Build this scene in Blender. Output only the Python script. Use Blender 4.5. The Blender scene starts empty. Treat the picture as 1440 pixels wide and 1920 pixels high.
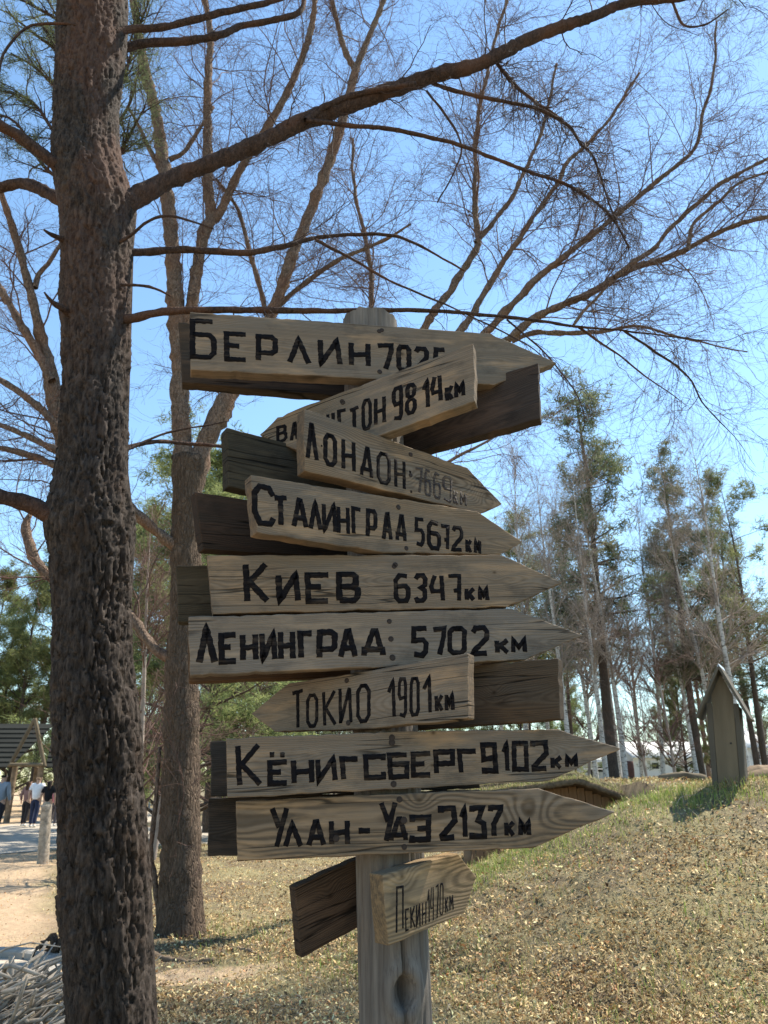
import bpy, bmesh, math, random
import numpy as np
from mathutils import Vector, Matrix, noise as mnoise

R = math.radians
random.seed(7)
RNG = np.random.default_rng(11)
scene = bpy.context.scene
COL = scene.collection

# ------------------------------------------------------------------ camera
FPX = 1920 * 26.0 / 36.0
PITCH = math.atan(510 / FPX)
CAMZ = 1.5
cam_d = bpy.data.cameras.new('camera')
cam_d.sensor_fit = 'VERTICAL'
cam_d.sensor_height = 36.0
cam_d.sensor_width = 27.0
cam_d.lens = 26.0
cam_d.clip_start = 0.05
cam_d.clip_end = 2000
cam_d.dof.use_dof = True
cam_d.dof.focus_distance = 2.5
cam_d.dof.aperture_fstop = 7.5
cam = bpy.data.objects.new('camera', cam_d)
cam.location = (0, 0, CAMZ)
cam.rotation_euler = (R(90) + PITCH, 0, 0)
COL.objects.link(cam)
scene.camera = cam

# ------------------------------------------------------------------ sky and sun
SUN_EL, SUN_AZ = R(55), R(57)            # azimuth measured from +Y (view direction) towards +X
sdir = Vector((math.cos(SUN_EL) * math.sin(SUN_AZ), math.cos(SUN_EL) * math.cos(SUN_AZ), math.sin(SUN_EL)))
world = bpy.data.worlds.new('World')
scene.world = world
world.use_nodes = True
wn = world.node_tree
wn.nodes.clear()
sky = wn.nodes.new('ShaderNodeTexSky')
sky.sky_type = 'NISHITA'
sky.sun_disc = False
sky.sun_elevation = SUN_EL
sky.sun_rotation = SUN_AZ
sky.altitude = 400
sky.air_density = 1.2
sky.dust_density = 0.1
sky.ozone_density = 0.45
bg = wn.nodes.new('ShaderNodeBackground')
bg.inputs['Strength'].default_value = 0.12
wo = wn.nodes.new('ShaderNodeOutputWorld')
tint = wn.nodes.new('ShaderNodeMix')
tint.data_type = 'RGBA'
tint.blend_type = 'MULTIPLY'
tint.inputs[0].default_value = 1.0
tint.inputs[7].default_value = (0.86, 1.0, 1.03, 1)      # colour balance of the whole sky
wn.links.new(sky.outputs[0], tint.inputs[6])
wn.links.new(tint.outputs[2], bg.inputs[0])
wn.links.new(bg.outputs[0], wo.inputs[0])
sun_d = bpy.data.lights.new('sun', 'SUN')
sun_d.energy = 5.0
sun_d.angle = R(0.5)
sun_d.color = (1.0, 0.925, 0.79)
sun = bpy.data.objects.new('sun', sun_d)
sun.rotation_euler = sdir.to_track_quat('Z', 'Y').to_euler()
sun.location = (20, 20, 30)
COL.objects.link(sun)

scene.view_settings.view_transform = 'Standard'
scene.view_settings.look = 'None'
scene.view_settings.exposure = 1.16
scene.view_settings.gamma = 1.0
scene.view_settings.use_curve_mapping = False
scene.render.engine = 'CYCLES'
scene.cycles.use_denoising = True
scene.cycles.max_bounces = 6
scene.cycles.diffuse_bounces = 3
scene.cycles.glossy_bounces = 2
scene.cycles.transmission_bounces = 3
scene.cycles.sample_clamp_indirect = 6

# ------------------------------------------------------------------ measuring the place through the lens
CP, SP = math.cos(PITCH), math.sin(PITCH)
def ray(px, py):
    a = (px - 720) / FPX
    b = (960 - py) / FPX
    return Vector((a, CP - b * SP, SP + b * CP))
def at(px, py, Y):
    r = ray(px, py)
    t = Y / r.y
    return Vector((0, 0, CAMZ)) + r * t
def mpp(p):                                   # metres per photo pixel at a point
    return (p[1] * CP + (p[2] - CAMZ) * SP) / FPX
def on_plane(px, py, p0, n):
    r = ray(px, py)
    c = Vector((0, 0, CAMZ))
    return c + r * ((p0 - c).dot(n) / r.dot(n))

# ------------------------------------------------------------------ materials
class NT:
    def __init__(s, name):
        s.m = bpy.data.materials.new(name)
        s.m.use_nodes = True
        s.t = s.m.node_tree
        s.t.nodes.clear()
        s.out = s.n('ShaderNodeOutputMaterial')
        s.b = s.n('ShaderNodeBsdfPrincipled')
        s.l(s.b.outputs[0], s.out.inputs[0])
        s.b.inputs['Roughness'].default_value = 0.85
        s.b.inputs['Specular IOR Level'].default_value = 0.25
    def n(s, t, **k):
        x = s.t.nodes.new(t)
        for a, v in k.items():
            setattr(x, a, v)
        return x
    def l(s, a, b):
        s.t.links.new(a, b)
    def val(s, sock, v):
        if isinstance(v, (int, float)):
            sock.default_value = v
        elif isinstance(v, (tuple, list)):
            sock.default_value = v if len(v) == len(sock.default_value) else (*v, 1)
        else:
            s.l(v, sock)
    def math(s, op, a, b=0.0, c=None):
        x = s.n('ShaderNodeMath', operation=op)
        s.val(x.inputs[0], a)
        s.val(x.inputs[1], b)
        if c is not None:
            s.val(x.inputs[2], c)
        return x.outputs[0]
    def mix(s, fac, a, b, mode='MIX'):
        x = s.n('ShaderNodeMix', data_type='RGBA', blend_type=mode)
        s.val(x.inputs[0], fac)
        s.val(x.inputs[6], a)
        s.val(x.inputs[7], b)
        return x.outputs[2]
    def noise(s, vec, scale, detail=3.0, rough=0.55, dist=0.0):
        x = s.n('ShaderNodeTexNoise')
        if vec is not None:
            s.l(vec, x.inputs['Vector'])
        x.inputs['Scale'].default_value = scale
        x.inputs['Detail'].default_value = detail
        x.inputs['Roughness'].default_value = rough
        x.inputs['Distortion'].default_value = dist
        return x.outputs[0]
    def coord(s, scale=(1, 1, 1), loc=(0, 0, 0), which='Object'):
        c = s.n('ShaderNodeTexCoord')
        m = s.n('ShaderNodeMapping')
        m.inputs['Scale'].default_value = scale
        m.inputs['Location'].default_value = loc
        s.l(c.outputs[which], m.inputs[0])
        return m.outputs[0]
    def ramp(s, fac, stops):
        x = s.n('ShaderNodeValToRGB')
        el = x.color_ramp.elements
        while len(el) < len(stops):
            el.new(0.5)
        for e, (p, c) in zip(el, stops):
            e.position = p
            e.color = (*c, 1) if len(c) == 3 else c
        s.val(x.inputs[0], fac)
        return x.outputs[0]
    def rng(s, v, a, b, c=0.0, d=1.0):
        x = s.n('ShaderNodeMapRange')
        s.val(x.inputs[0], v)
        for i, q in enumerate((a, b, c, d)):
            x.inputs[i + 1].default_value = q
        return x.outputs[0]
    def bump(s, h, strength=0.4, dist=0.01, prev=None):
        x = s.n('ShaderNodeBump')
        x.inputs['Strength'].default_value = strength
        x.inputs['Distance'].default_value = dist
        s.l(h, x.inputs['Height'])
        if prev is not None:
            s.l(prev, x.inputs['Normal'])
        return x.outputs[0]

def g3(v, k=1.0):
    return (v[0] * k, v[1] * k, v[2] * k)

def wood_mat(name, warm, gray, seed, graymix=0.5, ring=1.0, pith=(0.03, 0.02), knots=(), freq=1250, contrast=0.5, crack=0.85, wob=0.05):
    T = NT(name)
    rs = random.Random(seed)
    off = (rs.uniform(-9, 9), rs.uniform(-9, 9), rs.uniform(-9, 9))
    base = T.coord()
    sep = T.n('ShaderNodeSeparateXYZ')
    T.l(base, sep.inputs[0])
    X, Y, Z = sep.outputs
    lo = T.coord((1.3, 1, 3.0), off)
    w1 = T.noise(lo, 1.6, 2, 0.5)
    lo2 = T.coord((1.1, 3, 2.5), (off[1], off[2], off[0]))
    w2 = T.noise(lo2, 2.3, 2, 0.5)
    yy = T.math('ADD', T.math('MULTIPLY', T.math('SUBTRACT', w1, 0.5), wob * 2), T.math('ADD', Y, pith[0]))
    zz = T.math('ADD', T.math('MULTIPLY', T.math('SUBTRACT', w2, 0.5), wob), T.math('ADD', Z, pith[1]))
    r = T.math('SQRT', T.math('ADD', T.math('MULTIPLY', yy, yy), T.math('MULTIPLY', zz, zz)))
    dark_k = None
    for kx, kz, ks in knots:
        dx = T.math('MULTIPLY', T.math('SUBTRACT', X, kx), 0.75)
        dz = T.math('SUBTRACT', Z, kz)
        d2 = T.math('ADD', T.math('MULTIPLY', dx, dx), T.math('MULTIPLY', dz, dz))
        g = T.math('EXPONENT', T.math('MULTIPLY', d2, -1.0 / (ks * ks * 5)))
        r = T.math('ADD', r, T.math('MULTIPLY', g, ks * 1.6))
        c = T.math('EXPONENT', T.math('MULTIPLY', d2, -1.0 / (ks * ks * 0.22)))
        dark_k = c if dark_k is None else T.math('MAXIMUM', dark_k, c)
    s = T.math('SINE', T.math('MULTIPLY', r, freq))
    rv = T.rng(s, -0.6, 1.0, 0.0, 1.0)
    fib = T.noise(T.coord((2.5, 60, 130), off), 1.0, 4, 0.65)
    fib2 = T.noise(T.coord((9, 120, 420), off), 1.0, 2, 0.5)
    patch = T.noise(T.coord((2.2, 3, 8.5), (off[2], off[0], off[1])), 1.0, 4, 0.6)
    gm = T.rng(patch, 0.35, 0.65, max(0, graymix - 0.45), min(1, graymix + 0.45))
    col = T.mix(gm, warm, gray)
    col = T.mix(T.math('MULTIPLY', rv, contrast * ring), col, g3(col_dark(warm, gray), 1.0))
    col = T.mix(T.rng(fib, 0.3, 0.72, 0.55, 0.0), col, g3(gray, 0.42))
    col = T.mix(T.rng(fib2, 0.55, 0.75, 0.0, 0.4), col, g3(warm, 0.38))
    st = T.noise(T.coord((5, 5, 9), (off[0], 3, 1)), 1.0, 5, 0.7)
    col = T.mix(T.rng(st, 0.52, 0.70, 0.0, 0.62), col, g3(gray, 0.30))
    st2 = T.noise(T.coord((3.2, 4, 16), (off[2], 8, 2)), 1.0, 4, 0.65)
    col = T.mix(T.rng(st2, 0.52, 0.66, 0.0, 0.55), col, g3(warm, 1.4))
    tc = T.n('ShaderNodeTexCoord')
    sn = T.n('ShaderNodeSeparateXYZ')
    T.l(tc.outputs['Normal'], sn.inputs[0])
    endg = T.rng(T.math('ABSOLUTE', sn.outputs[0]), 0.75, 0.95, 0.0, 0.75)
    eg = T.noise(T.coord((20, 60, 60), off), 1.0, 4, 0.7)
    col = T.mix(endg, col, T.mix(T.rng(eg, 0.35, 0.65), g3(gray, 0.28), g3(warm, 0.6)))
    ck = T.noise(T.coord((0.9, 2, 26), (off[1], 7, off[0])), 1.0, 2, 0.5)
    ckd = T.math('ABSOLUTE', T.math('SUBTRACT', ck, 0.5))
    gate = T.rng(T.noise(T.coord((2, 2, 5), off), 1.0, 1), 0.52, 0.56, 0.0, crack)
    ckm = T.math('MULTIPLY', T.rng(ckd, 0.003, 0.014, 1.0, 0.0), gate)
    col = T.mix(ckm, col, g3(gray, 0.10))
    if dark_k is not None:
        col = T.mix(T.math('MULTIPLY', dark_k, 0.85), col, g3(warm, 0.22))
    T.val(T.b.inputs['Base Color'], col)
    h = T.math('ADD', T.math('MULTIPLY', rv, -0.5), T.math('MULTIPLY', fib, 0.9))
    h = T.math('ADD', h, T.math('MULTIPLY', ckm, -2.5))
    T.l(T.bump(h, 0.55, 0.0022), T.b.inputs['Normal'])
    T.b.inputs['Roughness'].default_value = 0.88
    T.b.inputs['Specular IOR Level'].default_value = 0.12
    return T.m
def col_dark(w, g):
    return tuple((w[i] * 0.30 + g[i] * 0.12) for i in range(3))

def bark_mat(name, c1, c2, c3, scale=9.0, stretch=0.22, bump=0.9, dist=0.02, patch=0.5):
    T = NT(name)
    v = T.coord((1, 1, stretch))
    n0 = T.noise(v, scale * 0.35, 3, 0.6)
    vo = T.n('ShaderNodeTexVoronoi', feature='DISTANCE_TO_EDGE')
    d = T.n('ShaderNodeVectorMath', operation='ADD')
    sc = T.n('ShaderNodeVectorMath', operation='SCALE')
    nz = T.n('ShaderNodeTexNoise')
    T.l(v, nz.inputs['Vector'])
    nz.inputs['Scale'].default_value = scale * 1.3
    T.l(nz.outputs['Color'], sc.inputs[0])
    sc.inputs['Scale'].default_value = 0.10
    T.l(v, d.inputs[0])
    T.l(sc.outputs[0], d.inputs[1])
    T.l(d.outputs[0], vo.inputs['Vector'])
    vo.inputs['Scale'].default_value = scale * 2.4
    n1 = T.noise(v, scale * 3.2, 6, 0.75)
    n2 = T.noise(T.coord((1, 1, 0.6)), scale * 0.22, 2, 0.5)
    col = T.mix(T.rng(n1, 0.35, 0.65), c1, c2)
    col = T.mix(T.rng(n2, 0.5, 0.62, 0.0, patch), col, c3)
    col = T.mix(T.rng(T.noise(T.coord((1, 1, .5)), scale * 7, 4, .7), 0.5, 0.75, 0, 0.6), col, g3(c2, 1.7))
    T.val(T.b.inputs['Base Color'], col)
    h = T.math('ADD', T.rng(vo.outputs['Distance'], 0.0, 0.16), T.math('MULTIPLY', n1, 1.1))
    h = T.math('ADD', h, n0)
    T.l(T.bump(h, bump, dist), T.b.inputs['Normal'])
    T.b.inputs['Roughness'].default_value = 0.95
    T.b.inputs['Specular IOR Level'].default_value = 0.1
    return T.m

def simple_mat(name, col, var=0.3, scale=8, rough=0.85, bump=0.0, stretch=(1, 1, 1), spec=0.2):
    T = NT(name)
    n = T.noise(T.coord(stretch), scale, 5, 0.65)
    c = T.mix(T.rng(n, 0.3, 0.7), g3(col, 1 - var), g3(col, 1 + var))
    T.val(T.b.inputs['Base Color'], c)
    T.b.inputs['Roughness'].default_value = rough
    T.b.inputs['Specular IOR Level'].default_value = spec
    if bump:
        T.l(T.bump(n, bump, 0.01), T.b.inputs['Normal'])
    return T.m

def leafy_mat(name, trans=0.35, tint=(1, 1, 1), attr='tint'):
    T = NT(name)
    a = T.n('ShaderNodeAttribute')
    a.attribute_name = attr
    oi = T.n('ShaderNodeObjectInfo')
    hs = T.n('ShaderNodeHueSaturation')
    T.val(hs.inputs['Hue'], T.rng(oi.outputs['Random'], 0, 1, 0.485, 0.515))
    T.val(hs.inputs['Value'], T.rng(oi.outputs['Random'], 0, 1, 0.8, 1.2))
    T.l(T.mix(1.0, a.outputs['Color'], tint, 'MULTIPLY'), hs.inputs['Color'])
    T.l(hs.outputs[0], T.b.inputs['Base Color'])
    T.b.inputs['Roughness'].default_value = 0.7
    T.b.inputs['Specular IOR Level'].default_value = 0.2
    tr = T.n('ShaderNodeBsdfTranslucent')
    T.l(hs.outputs[0], tr.inputs[0])
    ms = T.n('ShaderNodeMixShader')
    ms.inputs[0].default_value = trans
    T.l(T.b.outputs[0], ms.inputs[1])
    T.l(tr.outputs[0], ms.inputs[2])
    T.l(ms.outputs[0], T.out.inputs[0])
    return T.m

M = {}
M['bark_pine'] = bark_mat('bark_pine', (0.05, 0.038, 0.031), (0.10, 0.078, 0.064), (0.085, 0.05, 0.03), 7.0, 0.25, 0.8, 0.012, 0.35)
M['bark_limb'] = bark_mat('bark_limb', (0.026, 0.018, 0.015), (0.076, 0.050, 0.040), (0.11, 0.056, 0.036), 16, 0.4, 0.6, 0.006, 0.6)
M['bark_brown'] = bark_mat('bark_brown', (0.058, 0.042, 0.030), (0.135, 0.098, 0.072), (0.09, 0.062, 0.044), 10, 0.25, 0.9, 0.02, 0.5)
M['bark_stem'] = bark_mat('bark_stem', (0.065, 0.047, 0.037), (0.26, 0.19, 0.145), (0.20, 0.11, 0.07), 12, 0.4, 0.9, 0.015, 0.6)
M['twig_dark'] = simple_mat('twig_dark', (0.055, 0.038, 0.034), 0.4, 4)
M['twig_brown'] = simple_mat('twig_brown', (0.115, 0.070, 0.055), 0.4, 2)
M['twig_pale'] = simple_mat('twig_pale', (0.27, 0.22, 0.185), 0.35, 2)
M['needles'] = leafy_mat('needles', 0.5)
M['birch'] = None
def birch_mat():
    T = NT('birch_bark')
    n = T.noise(T.coord((6, 6, 22)), 1.0, 4, 0.7)
    n2 = T.noise(T.coord((1, 1, 0.5)), 1.1, 3, 0.6)
    c = T.mix(T.rng(n, 0.52, 0.60), (0.52, 0.49, 0.45), (0.10, 0.085, 0.075))
    c = T.mix(T.rng(n2, 0.5, 0.64, 0, 0.7), c, (0.17, 0.14, 0.12))
    T.val(T.b.inputs['Base Color'], c)
    return T.m
M['birch'] = birch_mat()

# ------------------------------------------------------------------ mesh helpers
def tag(o, label=None, cat=None, group=None, kind=None):
    if label: o['label'] = label
    if cat: o['category'] = cat
    if group: o['group'] = group
    if kind: o['kind'] = kind
    return o

def empty(name, loc=(0, 0, 0), rz=0.0):
    o = bpy.data.objects.new(name, None)
    o.empty_display_size = 0.1
    o.location = loc
    o.rotation_euler = (0, 0, rz)
    COL.objects.link(o)
    return o

def link(name, me, mat=None, parent=None, smooth=False, world_m=None):
    o = bpy.data.objects.new(name, me)
    if mat is not None and not me.materials:
        for m_ in (mat if isinstance(mat, (list, tuple)) else [mat]):
            me.materials.append(m_)
    if smooth:
        me.polygons.foreach_set('use_smooth', np.ones(len(me.polygons), dtype=bool))
    COL.objects.link(o)
    if parent is not None:
        o.parent = parent
    if world_m is not None:
        pm = parent_matrix(parent) if parent is not None else Matrix.Identity(4)
        o.matrix_local = pm.inverted() @ world_m
    return o

def parent_matrix(p):
    m = p.matrix_basis.copy()
    q = p.parent
    while q is not None:
        m = q.matrix_basis @ m
        q = q.parent
    return m

def np_mesh(name, V, F, tint=None):
    """V (n,3), F (m,k) ints all with the same corner count"""
    me = bpy.data.meshes.new(name)
    V = np.asarray(V, dtype=np.float32)
    F = np.asarray(F, dtype=np.int32)
    k = F.shape[1]
    me.vertices.add(len(V))
    me.vertices.foreach_set('co', V.ravel())
    me.loops.add(F.size)
    me.loops.foreach_set('vertex_index', F.ravel())
    me.polygons.add(len(F))
    me.polygons.foreach_set('loop_start', np.arange(0, F.size, k, dtype=np.int32))
    me.polygons.foreach_set('loop_total', np.full(len(F), k, dtype=np.int32))
    me.update(calc_edges=True)
    if tint is not None:
        a = me.color_attributes.new('tint', 'FLOAT_COLOR', 'POINT')
        c = np.ones((len(V), 4), dtype=np.float32)
        c[:, :3] = tint
        a.data.foreach_set('color', c.ravel())
    return me

def norm(a):
    return a / np.maximum(np.linalg.norm(a, axis=-1, keepdims=True), 1e-9)

def tube_arrays(P, Rd, sides, closed=True):
    """P (n,k,3) paths, Rd (n,k) radii -> V,F (quads)"""
    P = np.asarray(P, dtype=float)
    Rd = np.asarray(Rd, dtype=float)
    n, k, _ = P.shape
    T = np.empty_like(P)
    T[:, 1:-1] = P[:, 2:] - P[:, :-2]
    T[:, 0] = P[:, 1] - P[:, 0]
    T[:, -1] = P[:, -1] - P[:, -2]
    T = norm(T)
    mean = norm(P[:, -1] - P[:, 0])
    ref = np.zeros((n, 3))
    idx = np.argmin(np.abs(mean), axis=1)
    ref[np.arange(n), idx] = 1
    ref = ref[:, None, :]
    A = norm(np.cross(T, np.broadcast_to(ref, T.shape)))
    B = np.cross(T, A)
    an = np.arange(sides) * 2 * math.pi / sides
    V = (P[:, :, None, :] + Rd[:, :, None, None] * (A[:, :, None, :] * np.cos(an)[None, None, :, None] + B[:, :, None, :] * np.sin(an)[None, None, :, None]))
    V = V.reshape(-1, 3)
    ii = np.arange(n)[:, None, None] * (k * sides) + np.arange(k - 1)[None, :, None] * sides
    j = np.arange(sides)[None, None, :]
    j2 = (j + 1) % sides
    F = np.stack([ii + j, ii + j2, ii + sides + j2, ii + sides + j], axis=-1).reshape(-1, 4)
    return V, F

def tube_caps(n, k, sides):
    return None

class Acc:
    def __init__(s):
        s.V, s.F, s.n = [], [], 0
    def add(s, V, F):
        s.V.append(V)
        s.F.append(np.asarray(F) + s.n)
        s.n += len(V)
    def tubes(s, P, Rd, sides):
        s.add(*tube_arrays(P, Rd, sides))
        return s
    def mesh(s, name):
        return np_mesh(name, np.concatenate(s.V), np.concatenate(s.F))

def smooth_path(pts, rad, step):
    """Catmull-Rom resample of a list of points"""
    P = np.array(pts, float)
    r = np.array(rad, float)
    Q = np.vstack([2 * P[0] - P[1], P, 2 * P[-1] - P[-2]])
    rr = np.concatenate([[r[0]], r, [r[-1]]])
    out, ro = [], []
    for i in range(len(P) - 1):
        p0, p1, p2, p3 = Q[i:i + 4]
        L = np.linalg.norm(p2 - p1)
        m = max(1, int(round(L / step)))
        t = (np.arange(m) / m)[:, None]
        out.append(0.5 * (2 * p1 + (p2 - p0) * t + (2 * p0 - 5 * p1 + 4 * p2 - p3) * t ** 2 + (3 * p1 - p0 - 3 * p2 + p3) * t ** 3))
        ro.append(rr[i + 1] + (rr[i + 2] - rr[i + 1]) * t[:, 0])
    out.append(P[-1:])
    ro.append(r[-1:])
    return np.vstack(out), np.concatenate(ro)

def limb_mesh(acc, path, rad, sides=10, rough=0.08, seed=0, closed_tip=True):
    """one traced limb, lumpy surface"""
    V, F = tube_arrays(path[None], rad[None], sides)
    k = len(path)
    V = V.reshape(k, sides, 3)
    c = path[:, None, :]
    d = V - c
    rs = np.random.default_rng(seed)
    lump = 1 + rough * rs.normal(size=(k, sides)) + rough * 0.8 * rs.normal(size=(k, 1))
    V = c + d * lump[:, :, None]
    V = V.reshape(-1, 3)
    F = list(map(tuple, F))
    V = np.vstack([V, path[-1:], path[:1]])
    t = len(V) - 2
    for j in range(sides):
        F.append(((k - 1) * sides + j, (k - 1) * sides + (j + 1) % sides, t, t))
    acc.add(V, np.array(F))

def spawn(P, Rd, m, t0=0.2, t1=1.0, L=(0.5, 1.0), k=6, ang=(0.5, 1.0), wander=0.25, droop=0.0, ratio=0.55, rmin=0.0012, rng=RNG, curl=0.0, lenpow=0.0, rcap=1.0):
    """children of a set of paths. P list of (k_i,3) or array; returns (m,k,3),(m,k)"""
    if isinstance(P, np.ndarray):
        P = list(P)
        Rd = list(Rd)
    lens = np.array([np.linalg.norm(np.diff(p, axis=0), axis=1).sum() for p in P])
    w = lens / lens.sum()
    src = rng.choice(len(P), size=m, p=w)
    t = rng.uniform(t0, t1, m)
    S = np.empty((m, 3)); D = np.empty((m, 3)); r0 = np.empty(m)
    kk = np.array([len(p) for p in P])
    off = np.concatenate([[0], np.cumsum(kk)[:-1]])
    AP = np.concatenate(P)
    AR = np.concatenate([np.asarray(r) for r in Rd])
    f = t * (kk[src] - 1)
    i0 = np.minimum(f.astype(int), kk[src] - 2)
    fr = (f - i0)[:, None]
    a = off[src] + i0
    S = AP[a] * (1 - fr) + AP[a + 1] * fr
    r0 = AR[a] * (1 - fr[:, 0]) + AR[a + 1] * fr[:, 0]
    Tn = norm(AP[a + 1] - AP[a])
    rv = norm(np.cross(Tn, rng.normal(size=(m, 3))))
    an = rng.uniform(ang[0], ang[1], m)[:, None]
    D = Tn * np.cos(an) + rv * np.sin(an)
    Ln = rng.uniform(L[0], L[1], m) * (1 - 0.5 * t * lenpow)
    step = (Ln / (k - 1))[:, None]
    out = np.empty((m, k, 3))
    out[:, 0] = S
    cu = norm(rng.normal(size=(m, 3))) * curl
    for i in range(1, k):
        D = D + wander * rng.normal(size=(m, 3)) + cu
        D[:, 2] -= droop
        D = norm(D)
        out[:, i] = out[:, i - 1] + D * step
    rr = np.minimum(np.minimum(np.maximum(r0 * ratio, rmin), r0), rcap)[:, None] * np.linspace(1, 0.35, k)[None]
    rr = np.maximum(rr, rmin * 0.7)
    return out, rr

# ------------------------------------------------------------------ terrain
CX = [-4, -1.5, -0.6, 0, 0.93, 1.47, 2.0, 2.55, 3.1, 3.9, 6, 14, 40]
CZ = [0, 0.04, 0.2, 0.40, 0.72, 0.95, 1.17, 1.36, 1.46, 1.60, 1.72, 1.8, 1.8]
def sstep(t):
    t = np.clip(t, 0, 1)
    return t * t * (3 - 2 * t)
def ground(x, y):
    x = np.asarray(x, float); y = np.asarray(y, float)
    crest = np.interp(x, CX, CZ)
    left = sstep((x + 3) / 4)
    p = np.clip((y - 3.8) / 4.4, 0, 1) ** 1.1
    p = p - 0.06 * sstep((p - 0.85) / 0.15)
    far = 1.52 * sstep((x / np.maximum(y, 6) - 0.02) / 0.27)
    mound = crest * p
    b = sstep((y - 8.7) / 1.6)
    z = mound * (1 - b) + far * b
    pit = sstep((y - 8.75) / 0.35) * sstep((11.3 - y) / 0.3) * sstep((x - 0.5) / 0.3) * sstep((3.15 - x) / 0.3)
    z = z * (1 - pit) + (-0.25) * pit
    z = z + 0.035 * np.sin(x * 1.7 + 0.6 * y) * np.sin(y * 1.3 - 0.5 * x + 1) * sstep((y - 3) / 3) + 0.018 * np.sin(x * 4.1 + 1.3 * y) * np.sin(y * 3.7 - x)
    cl_ = sstep((26 - y) / 8) * sstep((y - 3) / 1)
    z = z + cl_ * (.016 * np.sin(x * 9.3 + 2.1 * np.sin(y * 3.3)) * np.sin(y * 8.1 + 1.7 * np.sin(x * 4.1)) + .012 * np.sin(x * 19 + 3 * np.sin(y * 6)) * np.sin(y * 17 + 2 * np.sin(x * 7)))
    return z

def grid_axis(lo, hi, near, far, c):
    out = [c]
    s = near
    v = c
    while v < hi:
        s = near + abs(v - c) * far
        v += s
        out.append(v)
    v = c
    left = []
    while v > lo:
        s = near + abs(v - c) * far
        v -= s
        left.append(v)
    return np.array(left[::-1] + out)
gx = grid_axis(-420, 420, 0.085, 0.036, 0.8)
gy = grid_axis(-60, 620, 0.085, 0.036, 7.5)
GX, GY = np.meshgrid(gx, gy)
GZ = ground(GX, GY)
nv = np.random.default_rng(5)
GZ = GZ + nv.normal(size=GZ.shape) * 0.006
V = np.stack([GX, GY, GZ], -1).reshape(-1, 3)
ny_, nx_ = GX.shape
ii = np.arange(ny_ - 1)[:, None] * nx_ + np.arange(nx_ - 1)[None]
F = np.stack([ii, ii + 1, ii + nx_ + 1, ii + nx_], -1).reshape(-1, 4)
def ground_mat():
    T = NT('ground_soil')
    g = T.n('ShaderNodeNewGeometry')
    pos = g.outputs['Position']
    sep = T.n('ShaderNodeSeparateXYZ')
    T.l(pos, sep.inputs[0])
    n1 = T.noise(pos, 0.55, 4, 0.6)
    n2 = T.noise(pos, 9.0, 6, 0.7)
    n3 = T.noise(pos, 45.0, 4, 0.75)
    litter = T.mix(T.rng(n2, 0.35, 0.65), (0.07, 0.05, 0.03), (0.20, 0.15, 0.085))
    grass = T.mix(T.rng(n2, 0.35, 0.65), (0.13, 0.11, 0.05), (0.28, 0.24, 0.12))
    c = T.mix(T.rng(n1, 0.42, 0.6), litter, grass)
    sand = T.mix(T.rng(n2, 0.35, 0.65), (0.36, 0.25, 0.155), (0.46, 0.34, 0.215))
    leftm = T.rng(T.math('ADD', T.math('ADD', sep.outputs[0], T.math('MULTIPLY', sep.outputs[1], 0.41)), T.math('MULTIPLY', n1, 1.2)), 0.9, 0.4, 0.0, 1.0)
    ex = T.math('DIVIDE', T.math('ADD', sep.outputs[0], 2.1), 1.3)
    ey = T.math('DIVIDE', T.math('SUBTRACT', sep.outputs[1], 7.05), 0.33)
    el_ = T.math('ADD', T.math('ADD', T.math('MULTIPLY', ex, ex), T.math('MULTIPLY', ey, ey)), T.math('MULTIPLY', T.math('SUBTRACT', n2, 0.5), 1.6))
    leftm = T.math('MAXIMUM', leftm, T.rng(el_, 1.1, 0.7, 0.0, 1.0))
    c = T.mix(leftm, c, sand)
    c = T.mix(T.rng(n3, 0.45, 0.7, 0, 0.5), c, (0.10, 0.075, 0.05))
    T.val(T.b.inputs['Base Color'], c)
    h = T.math('ADD', T.math('MULTIPLY', n2, 0.8), n3)
    T.l(T.bump(h, 0.9, 0.02), T.b.inputs['Normal'])
    return T.m
M['ground'] = ground_mat()
gme = np_mesh('ground', V, F)
go = link('ground', gme, M['ground'], smooth=True)
tag(go, kind='structure')

# paths: sheets a few mm above the ground
def sheet(name, centre, half, mat, lift=0.006, wob=0.3):
    c, w = smooth_path([(a, b, 0) for a, b in centre], [h_ for h_ in half], 0.5)
    t = norm(np.gradient(c, axis=0))
    nrm = np.stack([-t[:, 1], t[:, 0], t[:, 2]], -1)
    rs = np.random.default_rng(3)
    a = w + wob * np.convolve(rs.normal(size=len(w)), np.ones(3) / 3, 'same')
    b = w + wob * np.convolve(rs.normal(size=len(w)), np.ones(3) / 3, 'same')
    nn = 25
    s = np.linspace(-1, 1, nn)
    P = c[:, None] + nrm[:, None] * np.where(s < 0, s[None] * a[:, None], s[None] * b[:, None])[..., None]
    P[..., 2] = ground(P[..., 0], P[..., 1]) + lift + 0.02 * (1 - s ** 4)[None]
    k = len(c)
    i = np.arange(k - 1)[:, None] * nn + np.arange(nn - 1)[None]
    Fq = np.stack([i, i + nn, i + nn + 1, i + 1], -1).reshape(-1, 4)[:, ::-1]
    o = link(name, np_mesh(name, P.reshape(-1, 3), Fq), mat, smooth=True)
    return tag(o, kind='structure')
T = NT('path_gravel')
pos = T.n('ShaderNodeNewGeometry').outputs['Position']
n = T.noise(pos, 1.2, 4, 0.6); n2 = T.noise(pos, 30, 4, 0.7)
c = T.mix(T.rng(n, 0.35, 0.65), (0.29, 0.255, 0.205), (0.37, 0.33, 0.275))
c = T.mix(T.rng(n2, 0.4, 0.7, 0, 0.4), c, (0.25, 0.21, 0.17))
T.val(T.b.inputs['Base Color'], c)
T.l(T.bump(n2, 0.6, 0.01), T.b.inputs['Normal'])
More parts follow.
